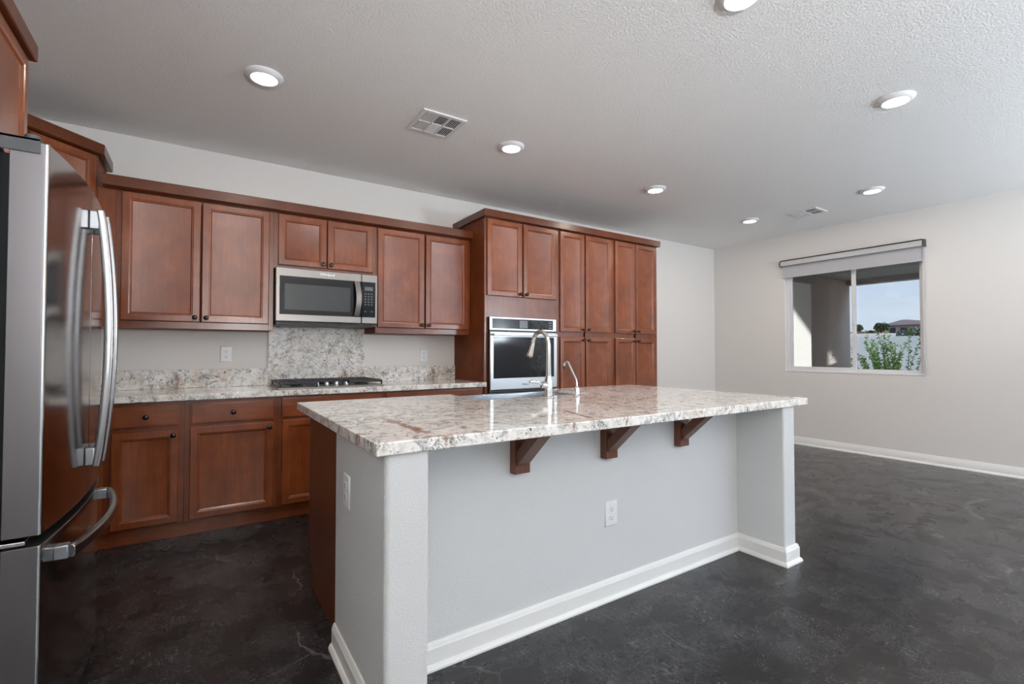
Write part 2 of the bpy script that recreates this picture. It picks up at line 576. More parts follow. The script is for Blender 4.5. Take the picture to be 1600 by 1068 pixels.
def solid(name, label, cat, loc, mb, mat, bevel=0.0, group=None, seg=2):
    """a thing that is a single mesh, with its origin at loc"""
    o = bpy.data.objects.new(name, bpy.data.meshes.new(name))
    COL.objects.link(o)
    o.location = loc
    WM[o.name] = Matrix.Translation(Vector(loc))
    finish(o, mb, mat, None, bevel, seg)
    return tag(o, label, cat, group)


def struct(name, mb, mat, parent=None, bevel=0.0):
    o = bpy.data.objects.new(name, bpy.data.meshes.new(name))
    COL.objects.link(o)
    WM[o.name] = Matrix.Identity(4)
    if parent is not None:
        WM[o.name] = WM[parent.name]
    finish(o, mb, mat, parent, bevel)
    if parent is None:
        o['kind'] = 'structure'
    return o


def dup(root, loc, rz=0.0, label=None, group=None):
    def cp(o, par):
        c = o.copy()
        COL.objects.link(c)
        if par is not None:
            c.parent = par
        for ch in o.children:
            cp(ch, c)
        return c
    r = cp(root, None)
    r.location = loc
    r.rotation_euler = (0, 0, rz)
    if label:
        r['label'] = label
    if group:
        r['group'] = group
    return r


def text_part(name, body, size, mtx, mat, parent, depth=0.0008, bold=0.0):
    cu = bpy.data.curves.new(name, 'FONT')
    cu.body = body
    cu.size = size
    cu.extrude = depth
    cu.offset = bold
    cu.align_x = 'CENTER'
    cu.align_y = 'CENTER'
    tmp = bpy.data.objects.new(name + '_curve', cu)
    COL.objects.link(tmp)
    dg = bpy.context.evaluated_depsgraph_get()
    me = bpy.data.meshes.new_from_object(tmp.evaluated_get(dg))
    bpy.data.objects.remove(tmp)
    bpy.data.curves.remove(cu)
    mb = MB(mtx)
    mb.add([v.co.copy() for v in me.vertices], [list(p.vertices) for p in me.polygons])
    bpy.data.meshes.remove(me)
    return part(name, mb, mat, parent)


# ------------------------------------------------------------------ room shell
XL, XR, YB, WT = -0.61, 7.0, -8.0, 0.15
b = MB(); b.box(XL - WT, XR + WT, YB - WT, WT, -0.12, 0.0)
struct('floor', b, M['floor'])
b = MB(); b.box(XL - WT, XR + WT, YB - WT, WT, CEIL, CEIL + 0.15)
struct('ceiling', b, M['ceiling'])
b = MB(); b.box(XL - WT, XR + WT, 0, WT, 0, CEIL)
struct('wall_back', b, M['wall'])
b = MB(); b.box(XL - WT, XL, YB, 0, 0, CEIL)
struct('wall_left', b, M['wall'])
DX0, DX1, DZ1 = 3.65, 6.85, 2.36
b = MB()
b.box(XL - WT, DX0, YB - WT, YB, 0, CEIL)
b.box(DX1, XR + WT, YB - WT, YB, 0, CEIL)
b.box(DX0, DX1, YB - WT, YB, DZ1, CEIL)
struct('wall_front', b, M['wall'])
WY0, WY1, WZ0, WZ1 = -2.462, -1.030, 0.930, 2.33
VY0, VY1, VZ0, VZ1 = -6.15, -4.70, 0.72, 2.25
b = MB()
b.box(XR, XR + WT, WY1, 0, 0, CEIL)
b.box(XR, XR + WT, WY0, WY1, 0, WZ0)
b.box(XR, XR + WT, WY0, WY1, WZ1, CEIL)
b.box(XR, XR + WT, VY1, WY0, 0, CEIL)
b.box(XR, XR + WT, VY0, VY1, 0, VZ0)
b.box(XR, XR + WT, VY0, VY1, VZ1, CEIL)
b.box(XR, XR + WT, YB, VY0, 0, CEIL)
struct('wall_right', b, M['wall'])


def baseboard(b, ax, a0, a1, face, sgn, z1=0.10, t=0.013, shoe=0.012):
    """profiled board on a wall; ax = run axis, face = wall plane, sgn = direction out of the wall"""
    prof = [(0, 0), (t + shoe, 0), (t + shoe, 0.008), (t + 0.004, 0.02), (t, 0.022), (t, z1 - 0.022), (t - 0.004, z1 - 0.016),
            (t - 0.004, z1 - 0.010), (t - 0.009, z1), (0, z1)]
    if ax == 'x':
        b.prism([(face + sgn * p, q) for p, q in prof], a0, a1, 'x')
    else:
        b.prism([(face + sgn * p, q) for p, q in prof], a0, a1, 'y')


b = MB(); baseboard(b, 'y', YB, 0, XR, -1)
struct('baseboard_right', b, M['trim'])
b = MB(); baseboard(b, 'x', 4.99, XR, 0, -1)
struct('baseboard_back', b, M['trim'])


# window in the right wall
def frame_y(b, x0, x1, y0, y1, z0, z1, w):
    b.box(x0, x1, y0, y1, z0, z0 + w); b.box(x0, x1, y0, y1, z1 - w, z1)
    b.box(x0, x1, y0, y0 + w, z0 + w, z1 - w); b.box(x0, x1, y1 - w, y1, z0 + w, z1 - w)


b = MB(); frame_y(b, 7.030, 7.105, WY0, WY1, WZ0, WZ1, 0.028)
b.box(6.994, 7.03, WY0, WY1, WZ0, WZ0 + 0.006)
win = struct('window_1', b, M['vinyl'], None, 0.003)
b = MB(); frame_y(b, 7.045, 7.075, -1.818, WY1 - 0.028, WZ0 + 0.026, WZ1 - 0.026, 0.040)
b.box(7.036, 7.046, -1.812, -1.79, 1.50, 1.60)
struct('window_sash', b, M['vinyl'], win, 0.002)
b = MB(); frame_y(b, 7.078, 7.10, WY0 + 0.026, -1.765, WZ0 + 0.026, WZ1 - 0.026, 0.026)
struct('window_sash', b, M['vinyl'], win, 0.002)
b = MB(); b.box(7.058, 7.062, -1.782, WY1 - 0.056, WZ0 + 0.054, WZ1 - 0.054)
struct('window_glass', b, M['glass'], win)
b = MB(); b.box(7.087, 7.091, WY0 + 0.05, -1.79, WZ0 + 0.05, WZ1 - 0.05)
struct('window_glass', b, M['glass'], win)

# sliding glass doors added unseen behind the camera as a daylight source
b = MB()
for xa, xb in ((DX0, 5.25), (5.25, DX1)):
    b.box(xa, xb, -8.12, -8.05, 0, 0.05); b.box(xa, xb, -8.12, -8.05, DZ1 - 0.05, DZ1)
    b.box(xa, xa + 0.05, -8.12, -8.05, 0.05, DZ1 - 0.05); b.box(xb - 0.05, xb, -8.12, -8.05, 0.05, DZ1 - 0.05)
dr = struct('added_door', b, M['vinyl'])
for xa, xb in ((DX0, 5.25), (5.25, DX1)):
    b = MB(); b.box(xa + 0.05, xb - 0.05, -8.087, -8.083, 0.05, DZ1 - 0.05)
    struct('added_door_glass', b, M['glass'], dr)

# second window behind the frame, with a white shade added to diffuse the sun
b = MB(); frame_y(b, 7.05, 7.11, VY0, VY1, VZ0, VZ1, 0.04)
w2 = struct('window_2', b, M['vinyl'])
b = MB(); b.box(7.078, 7.082, VY0 + 0.04, VY1 - 0.04, VZ0 + 0.04, VZ1 - 0.04)
struct('window_glass', b, M['glass'], w2)
b = MB(); b.box(7.03, 7.031, VY0 + 0.01, VY1 - 0.01, VZ0 + 0.02, VZ1 - 0.02)
solid('added_window_shade', 'white translucent shade added to diffuse sun at the second window, outside the frame', 'blind', (7.03, -5.4, VZ0), b, M['sheer'])

# roller blind above the window
bl = thing('roller_blind', 'grey roller blind with brown end caps pulled part way down over the window', 'blind', (6.965, -1.75, 2.14))
b = MB()
prof = []
for k in range(9):
    a = PI / 2 * k / 8
    prof.append((6.93 + 0.035 - 0.035 * math.cos(a) - 0.0, 2.352 + 0.024 * math.sin(a)))
prof = [(6.995, 2.305), (6.93, 2.305)] + prof + [(6.995, 2.376)]
b.prism(prof, -2.482, -1.010, 'y')
part('cassette', b, M['blind_case'], bl, 0.002)
for y0, y1 in ((-2.497, -2.482), (-1.010, -0.997)):
    b = MB(); b.prism([(6.9985, 2.300), (6.926, 2.300), (6.926, 2.355), (6.94, 2.374), (6.965, 2.380), (6.9985, 2.380)], y0, y1, 'y')
    part('end_cap', b, M['blind_cap'], bl, 0.002)
b = MB(); b.box(6.926, 6.932, -2.484, -1.008, 2.3755, 2.3795); b.box(6.934, 6.99, -2.484, -1.008, 2.3765, 2.3795)
part('top_strip', b, M['blind_cap'], bl)
b = MB(); b.box(6.928, 6.934, -2.484, -1.008, 2.3005, 2.3045)
part('lower_strip', b, M['blind_cap'], bl)
b = MB(); b.box(6.968, 6.971, -2.468, -1.022, 2.165, 2.307); b.box(6.962, 6.976, -2.468, -1.022, 2.150, 2.166)
part('shade_cloth', b, M['shade'], bl, 0.001)
b = MB()
b.tube([(6.955, -2.489, 2.30), (6.955, -2.489, 0.93)], 0.0022, 6)
b.tube([(6.975, -2.489, 2.30), (6.975, -2.489, 0.93)], 0.0022, 6)
b.box(6.95, 6.98, -2.493, -2.485, 1.02, 1.10)
part('pull_chain', b, M['blind_case'], bl)

# ------------------------------------------------------------------ ceiling lights and vents
spots = [(0.84, -1.35, 'round ceiling light over the cooktop side, nearest the refrigerator'),
         (2.49, -1.34, 'round ceiling light to the right of the square ceiling vent'),
         (4.13, -1.31, 'round ceiling light above the far end of the island, near the tall cabinets'),
         (5.90, -1.20, 'small looking ceiling light nearest the far corner of the room'),
         (5.87, -2.42, 'round ceiling light in front of the window blind'),
         (4.08, -3.18, 'large looking ceiling light over the open floor right of the island'),
         (2.49, -3.15, 'ceiling light cut off by the top edge of the photo'),
         (0.84, -3.15, 'ceiling light behind the frame over the aisle by the refrigerator'),
         (5.87, -4.6, 'ceiling light in the open room near the glass door'),
         (4.08, -5.6, 'ceiling light in the middle of the open room behind the camera'),
         (1.6, -5.6, 'ceiling light behind the camera on the refrigerator side')]
lt0 = thing('ceiling_light', spots[0][2], 'ceiling light', (spots[0][0], spots[0][1], CEIL), 0, 'round recessed ceiling lights')
c0 = Vector((spots[0][0], spots[0][1], CEIL))
b = MB(); b.lathe([(0.060, 0.0), (0.097, 0.0), (0.097, -0.004), (0.090, -0.012), (0.078, -0.021), (0.069, -0.023), (0.066, -0.020),
                   (0.066, -0.002)], c0, 'z', 40)
part('trim_ring', b, M['lamp_ring'], lt0)
b = MB(); b.lathe([(0.066, -0.003), (0.066, -0.0195), (0.050, -0.0215), (0.025, -0.0225), (0.0, -0.023)], c0, 'z', 40)
part('lens', b, M['lens'], lt0, label='glowing white lens')
for x, y, lab in spots[1:]:
    dup(lt0, (x, y, CEIL), 0, lab)
lamp_d = bpy.data.lights.new('lamp_glow', 'AREA')
lamp_d.shape = 'DISK'
lamp_d.size = 0.13
lamp_d.energy = LAMP_POWER
lamp_d.color = LAMP_COLOR
for x, y, lab in spots:
    o = bpy.data.objects.new('lamp_glow', lamp_d)
    COL.objects.link(o)
    o.location = (x, y, CEIL - 0.026)


def vent(x0, x1, y0, y1, label, nx, ny):
    t = thing('ceiling_vent', label, 'air vent', ((x0 + x1) / 2, (y0 + y1) / 2, CEIL), 0, 'white ceiling air vents')
    b = MB()
    w = 0.028
    z0, z1 = CEIL - 0.010, CEIL - 0.0005
    b.box(x0, x1, y0, y0 + w, z0, z1); b.box(x0, x1, y1 - w, y1, z0, z1)
    b.box(x0, x0 + w, y0 + w, y1 - w, z0, z1); b.box(x1 - w, x1, y0 + w, y1 - w, z0, z1)
    cx = (x1 - x0 - 2 * w) / nx
    cy = (y1 - y0 - 2 * w) / ny
    for i in range(1, nx):
        b.box(x0 + w + i * cx - 0.006, x0 + w + i * cx + 0.006, y0 + w, y1 - w, z0, z1)
    for j in range(1, ny):
        b.box(x0 + w, x1 - w, y0 + w + j * cy - 0.006, y0 + w + j * cy + 0.006, z0, z1)
    part('vent_frame', b, M['vent'], t, 0.001)
    b = MB(); b.box(x0 + 0.01, x1 - 0.01, y0 + 0.01, y1 - 0.01, CEIL - 0.002, CEIL - 0.0004)
    part('duct_opening', b, M['slot'], t, label='dark duct behind the louvres')
    for i in range(nx):
        for j in range(ny):
            ax0 = x0 + w + i * cx + 0.006; ax1 = x0 + w + (i + 1) * cx - 0.006
            ay0 = y0 + w + j * cy + 0.006; ay1 = y0 + w + (j + 1) * cy - 0.006
            b = MB()
            if nx == 3 and i == 1 or nx == 2:
                sg = 1 if j == 0 else -1
                k = 6
                for q in range(k):
                    yc = ay0 + (q + 0.5) * (ay1 - ay0) / k
                    d = 0.0085 * sg
                    b.add([(ax0, yc - d, CEIL - 0.009), (ax1, yc - d, CEIL - 0.009), (ax1, yc + d, CEIL - 0.003), (ax0, yc + d, CEIL - 0.003),
                           (ax0, yc - d, CEIL - 0.0082), (ax1, yc - d, CEIL - 0.0082), (ax1, yc + d, CEIL - 0.0022), (ax0, yc + d, CEIL - 0.0022)],
                          [(0, 1, 2, 3), (7, 6, 5, 4), (0, 4, 5, 1), (1, 5, 6, 2), (2, 6, 7, 3), (3, 7, 4, 0)])
            else:
                sg = -1 if i == 0 else 1
                k = 5
                for q in range(k):
                    xc = ax0 + (q + 0.5) * (ax1 - ax0) / k
                    d = 0.006 * sg
                    b.add([(xc - d, ay0, CEIL - 0.009), (xc - d, ay1, CEIL - 0.009), (xc + d, ay1, CEIL - 0.003), (xc + d, ay0, CEIL - 0.003),
                           (xc - d, ay0, CEIL - 0.0082), (xc - d, ay1, CEIL - 0.0082), (xc + d, ay1, CEIL - 0.0022), (xc + d, ay0, CEIL - 0.0022)],
                          [(0, 1, 2, 3), (7, 6, 5, 4), (0, 4, 5, 1), (1, 5, 6, 2), (2, 6, 7, 3), (3, 7, 4, 0)])
            part('louvre_section', b, M['vent'], t)
    return t


vent(1.722, 2.026, -1.513, -1.203, 'square white vent in the kitchen ceiling between two round lights', 3, 2)
vent(5.99, 6.26, -1.87, -1.57, 'white vent in the far ceiling above the window wall', 2, 2)

# ------------------------------------------------------------------ cabinetry
ROT0 = Matrix.Identity(4)


def face_loops(b, x0, x1, z0, z1, steps):
    """rectangular loops on a front that looks towards -y; steps = (inset, y)"""
    ls = []
    for ins, y in steps:
        ls.append([(x0 + ins, y, z0 + ins), (x1 - ins, y, z0 + ins), (x1 - ins, y, z1 - ins), (x0 + ins, y, z1 - ins)])
    b.loops(ls)


def add_door(parent, m, x0, x1, z0, z1, yf, knob=None, fw=0.046):
    b = MB(m)
    t = 0.019
    face_loops(b, x0, x1, z0, z1, [(0, yf + t), (0, yf + 0.004), (0.0015, yf + 0.0015), (0.004, yf), (fw - 0.006, yf), (fw, yf + 0.003), (fw + 0.003, yf + 0.0032),
                                   (fw + 0.010, yf + 0.010), (fw + 0.012, yf + 0.0105)])
    d = part('door', b, M['wood'], parent, angle=20)
    if knob:
        add_knob(d, m, knob[0], knob[1], yf)
    return d


def add_knob(parent, m, x, z, yf):
    b = MB(m)
    prof = [(0.0095, 0.0), (0.0095, -0.003), (0.006, -0.005), (0.0055, -0.013), (0.010, -0.017), (0.0155, -0.021), (0.016, -0.025),
            (0.0125, -0.0295), (0.006, -0.0315), (0.0, -0.032)]
    b.lathe(prof, (x, yf - 0.0002, z), 'y', 20)
    part('knob', b, M['knob'], parent, label='dark bronze knob')


def add_drawer(parent, m, x0, x1, z0, z1, yf, knobs=(), mat='wood_x'):
    b = MB(m)
    face_loops(b, x0, x1, z0, z1, [(0, yf + 0.019), (0, yf + 0.005), (0.002, yf + 0.0025), (0.007, yf + 0.002), (0.010, yf), (0.014, yf)])
    d = part('drawer', b, M[mat], parent, angle=20)
    for kx, kz in knobs:
        add_knob(d, m, kx, kz, yf)
    return d


def cabinet(name, label, cat, m, x0, x1, z0, z1, depth, doors=(), drawers=(), rails=(), stiles=(), group=None, wood_side='wood_side',
            ff=(0.03, 0.03, 0.045, 0.03), hmat='wood_x'):
    """box cabinet whose front looks towards local -y; depth = front of the face frame.  ff = left, right, bottom, top frame widths"""
    base = m @ Vector(((x0 + x1) / 2, -depth / 2, z0))
    rz = m.to_euler().z
    t = thing(name, label, cat, base, rz, group)
    b = MB(m)
    b.box(x0, x1, -depth + 0.019, -0.003, z0, z1)
    part('carcass', b, M[wood_side], t, 0.001)
    b = MB(m)
    l, r_, bo, to = ff
    ya, yb = -depth, -depth + 0.0195
    b.box(x0, x0 + l, ya, yb, z0, z1); b.box(x1 - r_, x1, ya, yb, z0, z1)
    b.box(x0 + l, x1 - r_, ya, yb, z0, z0 + bo); b.box(x0 + l, x1 - r_, ya, yb, z1 - to, z1)
    for za, zb in rails:
        b.box(x0 + l, x1 - r_, ya, yb, za, zb)
    for xa, xb, za, zb in stiles:
        b.box(xa, xb, ya, yb, za, zb)
    part('face_frame', b, M['wood_frame'], t, 0.0008)
    yf = -depth - 0.0195
    for d in doors:
        add_door(t, m, d[0], d[1], d[2], d[3], yf, d[4] if len(d) > 4 else None)
    for d in drawers:
        add_drawer(t, m, d[0], d[1], d[2], d[3], yf, d[4] if len(d) > 4 else (), hmat)
    return t


UF = 0.33
KN = 0.028
cabinet('wall_cabinet', 'wide two-door brown cabinet on the wall, left of the microwave', 'cabinet', ROT0, 0.095, 1.014, 1.343, 2.236, UF,
        doors=[(0.124, 0.553, 1.390, 2.228, (0.553 - KN, 1.420)), (0.563, 0.982, 1.390, 2.228, (0.563 + KN, 1.420))], group='cabinets on the back wall')
cabinet('wall_cabinet', 'short two-door brown cabinet directly above the microwave', 'cabinet', ROT0, 1.0145, 1.788, 1.816, 2.236, UF,
        doors=[(1.043, 1.390, 1.842, 2.228, (1.390 - KN, 1.872)), (1.396, 1.758, 1.842, 2.228, (1.396 + KN, 1.872))],
        group='cabinets on the back wall', ff=(0.03, 0.03, 0.03, 0.03))
cabinet('wall_cabinet', 'two-door brown cabinet on the wall between the microwave and the oven tower', 'cabinet', ROT0, 1.7885, 2.681, 1.343, 2.236, UF,
        doors=[(1.800, 2.218, 1.390, 2.228, (2.218 - KN, 1.420)), (2.230, 2.650, 1.390, 2.228, (2.230 + KN, 1.420))], group='cabinets on the back wall')

# diagonal corner cabinet
cc = thing('corner_wall_cabinet', 'taller angled brown cabinet in the corner behind the refrigerator', 'cabinet', (-0.3, -0.2, 1.343))
b = MB(); b.prism([(-0.607, -0.003), (0.0, -0.003), (0.0, -0.317), (-0.2935, -0.6105), (-0.607, -0.61)], 1.343, 2.432, 'z')
part('carcass', b, M['wood_side'], cc, 0.001)
MD = Matrix.Translation((-0.28, -0.61, 0)) @ Matrix.Rotation(R(45), 4, 'Z')
b = MB(MD)
L = 0.28 * math.sqrt(2)
b.box(0, 0.035, 0, 0.0185, 1.343, 2.432); b.box(L - 0.035, L, 0, 0.0185, 1.343, 2.432)
b.box(0.035, L - 0.035, 0, 0.0185, 1.343, 1.388); b.box(0.035, L - 0.035, 0, 0.0185, 2.402, 2.432)
part('face_frame', b, M['wood_frame'], cc, 0.0008)
add_door(cc, MD, 0.024, L - 0.024, 1.390, 2.425, -0.0195, (0.024 + KN, 1.42))
b = MB(); b.box(0.0005, 0.0945, -0.33, -0.006, 1.343, 2.236)
part('filler_strip', b, M['wood'], cc, 0.001)

# fridge cabinet on the left wall
MF = Matrix.Translation((XL, 0, 0)) @ Matrix.Rotation(R(90), 4, 'Z')   # local x -> world y, local -y -> world +x
cabinet('wall_cabinet', 'deep brown cabinet hung above the refrigerator', 'cabinet', MF, -2.53, -1.585, 1.83, 2.386, 0.55,
        doors=[(-2.505, -2.062, 1.855, 2.378, (-2.062 - KN, 1.89)), (-2.054, -1.606, 1.855, 2.378, (-2.054 + KN, 1.89))], hmat='wood_y')

# tall run
TF = 0.605
cabinet('oven_cabinet', 'tall brown cabinet that holds the wall oven', 'cabinet', ROT0, 2.683, 3.527, 0.0, 2.395, TF,
        doors=[(2.703, 3.082, 1.693, 2.386, (3.082 - KN, 1.722)), (3.097, 3.482, 1.693, 2.386, (3.097 + KN, 1.722))],
        drawers=[(2.705, 3.490, 0.13, 0.44, ((3.1, 0.40),)), (2.705, 3.490, 0.46, 0.76, ((3.1, 0.72),))],
        rails=[(1.50, 1.693), (0.76, 0.81), (0.43, 0.47)], ff=(0.03, 0.04, 0.12, 0.03))
for x0, x1, xa, xb, lab in ((3.5275, 4.272, 3.858, 3.876, 'tall four-door pantry cabinet beside the wall oven'),
                            (4.2725, 4.983, 4.610, 4.618, 'tall four-door pantry cabinet at the right end of the run')):
    dl, dr_ = x0 + 0.013, x1 - 0.034
    if x0 > 4:
        dl = x0 + 0.028
    cabinet('pantry_cabinet', lab, 'cabinet', ROT0, x0, x1, 0.0, 2.395, TF,
            doors=[(dl, xa, 1.384, 2.386, (xa - KN, 1.412)), (xb, dr_, 1.384, 2.386, (xb + KN, 1.412)),
                   (dl, xa, 0.13, 1.333, (xa - KN, 1.303)), (xb, dr_, 0.13, 1.333, (xb + KN, 1.303))],
            rails=[(1.33, 1.39)], stiles=[((xa + xb) / 2 - 0.012, (xa + xb) / 2 + 0.012, 0.1, 2.37)], ff=(0.03, 0.03, 0.13, 0.03))

# base run
BF = 0.59
cabinet('base_cabinet', 'narrow one-drawer brown base cabinet nearest the refrigerator', 'cabinet', ROT0, 0.0865, 0.481, 0.1, 0.875, BF,
        doors=[(0.121, 0.452, 0.112, 0.692, (0.452 - KN, 0.660))], drawers=[(0.121, 0.452, 0.720, 0.846, ((0.285, 0.783),))],
        rails=[(0.692, 0.72)], group='base cabinets under the back counter', ff=(0.034, 0.03, 0.03, 0.03))
cabinet('base_cabinet', 'brown base cabinet with one drawer and one square door, left of the cooktop', 'cabinet', ROT0, 0.4815, 1.020, 0.1, 0.875, BF,
        doors=[(0.511, 0.993, 0.112, 0.698, (0.993 - KN, 0.666))], drawers=[(0.511, 0.991, 0.716, 0.850, ((0.75, 0.783),))],
        rails=[(0.692, 0.72)], group='base cabinets under the back counter')
cabinet('base_cabinet', 'brown base cabinet under the cooktop with a plain false drawer', 'cabinet', ROT0, 1.0205, 1.774, 0.1, 0.875, BF,
        doors=[(1.047, 1.392, 0.112, 0.704, (1.392 - KN, 0.672)), (1.402, 1.750, 0.112, 0.704, (1.402 + KN, 0.672))],
        drawers=[(1.046, 1.751, 0.722, 0.860)], rails=[(0.692, 0.73)], group='base cabinets under the back counter')
cabinet('base_cabinet', 'brown base cabinet right of the cooktop, against the oven tower', 'cabinet', ROT0, 1.7745, 2.681, 0.1, 0.875, BF,
        doors=[(1.800, 2.222, 0.112, 0.704, (2.222 - KN, 0.672)), (2.232, 2.655, 0.112, 0.704, (2.232 + KN, 0.672))],
        drawers=[(1.792, 2.655, 0.722, 0.860)], rails=[(0.692, 0.73)], group='base cabinets under the back counter')
ccb = thing('corner_base_cabinet', 'plain brown corner base cabinet mostly hidden behind the refrigerator', 'cabinet', (-0.26, -0.3, 0.1))
b = MB(); b.box(-0.607, 0.086, -0.57, -0.003, 0.1, 0.875); b.box(-0.04, 0.086, -0.59, -0.57, 0.1, 0.875)
b.box(-0.607, -0.04, -0.60, -0.57, 0.1, 0.875)
part('carcass', b, M['wood'], ccb, 0.001)
b = MB(); b.box(-0.606, 2.6815, -0.545, -0.53, 0.0, 0.0995)
solid('toe_kick_board', 'long brown toe kick board under the base cabinets', 'toe kick', (1.03, -0.53, 0), b, M['wood_x'], 0.001)

# crown boards
b = MB()
b.prism([(-0.3505, 2.2365), (-0.370, 2.2365), (-0.390, 2.245), (-0.392, 2.309), (-0.388, 2.313), (-0.3505, 2.313)], 0.03, 2.6825, 'x')
b.box(0.03, 2.6825, -0.352, -0.012, 2.2365, 2.25)
solid('crown_moulding', 'long brown crown board along the top of the lower wall cabinets', 'moulding', (1.35, -0.37, 2.24), b, M['wood_trim'], 0.001, 'crown mouldings')


def crown_cap(pts_in, pts_out, z0, z1, name_label, loc, mat):
    b = MB()
    n = len(pts_in)
    lo = [(p[0], p[1], z0) for p in pts_in]
    l1 = [(p[0] * 0.25 + q[0] * 0.75, p[1] * 0.25 + q[1] * 0.75, z0 + 0.001) for p, q in zip(pts_in, pts_out)]
    l2 = [(q[0], q[1], z0 + 0.006) for q in pts_out]
    l3 = [(q[0], q[1], z1) for q in pts_out]
    b.loops([lo, l1, l2, l3])
    solid('crown_moulding', name_label, 'moulding', loc, b, mat, 0.001, 'crown mouldings')


o_ = 0.040
crown_cap([(2.684, -0.004), (2.684, -0.625), (4.982, -0.625), (4.982, -0.004)],
          [(2.662, -0.003), (2.662, -0.647), (5.005, -0.647), (5.005, -0.003)], 2.3955, 2.463,
          'brown crown board around the top of the oven tower and pantries', (3.83, -0.6, 2.3955), M['wood_trim'])
dq = 0.04 * math.tan(R(22.5))
crown_cap([(-0.606, -0.004), (-0.001, -0.004), (-0.001, -0.344), (-0.295, -0.622), (-0.606, -0.622)],
          [(-0.607, -0.003), (0.034, -0.003), (0.034, -0.352), (-0.262, -0.652), (-0.607, -0.652)], 2.4325, 2.503,
          'brown crown board with angled front above the corner cabinet', (-0.2, -0.4, 2.4325), M['wood_trim'])
crown_cap([(-0.606, -2.53), (-0.606, -1.586), (-0.04, -1.586), (-0.04, -2.53)],
          [(-0.607, -2.55), (-0.607, -1.566), (-0.022, -1.566), (-0.022, -2.55)], 2.3865, 2.455,
          'brown crown board over the cabinet above the refrigerator', (-0.3, -2.05, 2.3865), M['wood_trim'])

# ------------------------------------------------------------------ counters and splash
ZC = 0.9155
b = MB()
b.box(-0.606, 2.6815, -0.648, -0.003, 0.8755, ZC)
solid('countertop', 'long speckled granite countertop along the back wall', 'countertop', (1.0, -0.33, 0.8755), b, M['granite'], 0.004, None, 3)
b = MB(); b.box(-0.606, 1.0165, -0.023, -0.003, ZC + 0.0005, ZC + 0.136)
solid('backsplash', 'low granite backsplash strip left of the cooktop', 'backsplash', (0.2, -0.013, ZC), b, M['granite'], 0.002, 'granite backsplash pieces')
b = MB(); b.box(1.017, 1.7835, -0.023, -0.003, ZC + 0.0005, 1.405)
solid('backsplash', 'tall granite backsplash panel between the cooktop and microwave', 'backsplash', (1.4, -0.013, ZC), b, M['granite'], 0.001, 'granite backsplash pieces')
b = MB(); b.box(1.784, 2.6815, -0.023, -0.003, ZC + 0.0005, ZC + 0.136)
solid('backsplash', 'low granite backsplash strip right of the cooktop', 'backsplash', (2.23, -0.013, ZC), b, M['granite'], 0.002, 'granite backsplash pieces')

# ------------------------------------------------------------------ gas cooktop
ct = thing('cooktop', 'black gas cooktop with four steel knobs set in the back counter', 'cooktop', (1.40, -0.33, ZC))
b = MB()
cx0, cx1, cy0, cy1 = 1.024, 1.784, -0.585, -0.075
b.box(cx0, cx1, cy0, cy1, ZC + 0.0005, ZC + 0.010)
b.box(cx0 + 0.012, cx1 - 0.012, cy0 + 0.012, cy1 - 0.012, ZC + 0.009, ZC + 0.0115)
part('base_pan', b, M['steel'], ct, 0.002)
for bx, by, br in ((1.165, -0.22, 0.042), (1.165, -0.44, 0.034), (1.404, -0.25, 0.05), (1.643, -0.22, 0.034), (1.643, -0.44, 0.042)):
    b = MB(); b.lathe([(0.0, 0.0), (br + 0.012, 0.0), (br + 0.010, 0.008), (br, 0.010), (br, 0.018), (br - 0.006, 0.021), (0.0, 0.021)], (bx, by, ZC + 0.0115), 'z', 24)
    part('burner', b, M['cast_iron'], ct)


def grate(x0, x1, y0, y1):
    b = MB()
    z0, z1 = ZC + 0.034, ZC + 0.050
    w = 0.012
    b.box(x0, x1, y0, y0 + w, z0, z1); b.box(x0, x1, y1 - w, y1, z0, z1)
    b.box(x0, x0 + w, y0 + w, y1 - w, z0, z1); b.box(x1 - w, x1, y0 + w, y1 - w, z0, z1)
    b.box(x0 + w, x1 - w, (y0 + y1) / 2 - w / 2, (y0 + y1) / 2 + w / 2, z0, z1)
    xm = (x0 + x1) / 2
    b.box(xm - w / 2, xm + w / 2, y0 + w, y1 - w, z0, z1 + 0.002)
    for q in (0.25, 0.75):
        b.box(x0 + w, x1 - w, y0 + (y1 - y0) * q - w / 2, y0 + (y1 - y0) * q + w / 2, z0 + 0.003, z1)
    for xx in (x0, x1 - w):
        for yy in (y0, y1 - w):
            b.box(xx, xx + w, yy, yy + w, ZC + 0.010, z0)
    return b


part('grate', grate(1.034, 1.290, -0.565, -0.090), M['cast_iron'], ct, 0.002)
part('grate', grate(1.296, 1.512, -0.400, -0.090), M['cast_iron'], ct, 0.002)
part('grate', grate(1.518, 1.774, -0.565, -0.090), M['cast_iron'], ct, 0.002)
for kx in (1.298, 1.368, 1.440, 1.514):
    b = MB(); b.lathe([(0.021, 0.0), (0.021, 0.004), (0.0165, 0.007), (0.0165, 0.024), (0.0145, 0.028), (0.0, 0.0285)], (kx, -0.485, ZC + 0.0115), 'z', 24)
    b.box(kx - 0.004, kx + 0.004, -0.5, -0.47, ZC + 0.036, ZC + 0.044)
    part('knob', b, M['chrome'], ct, label='steel cooktop knob')

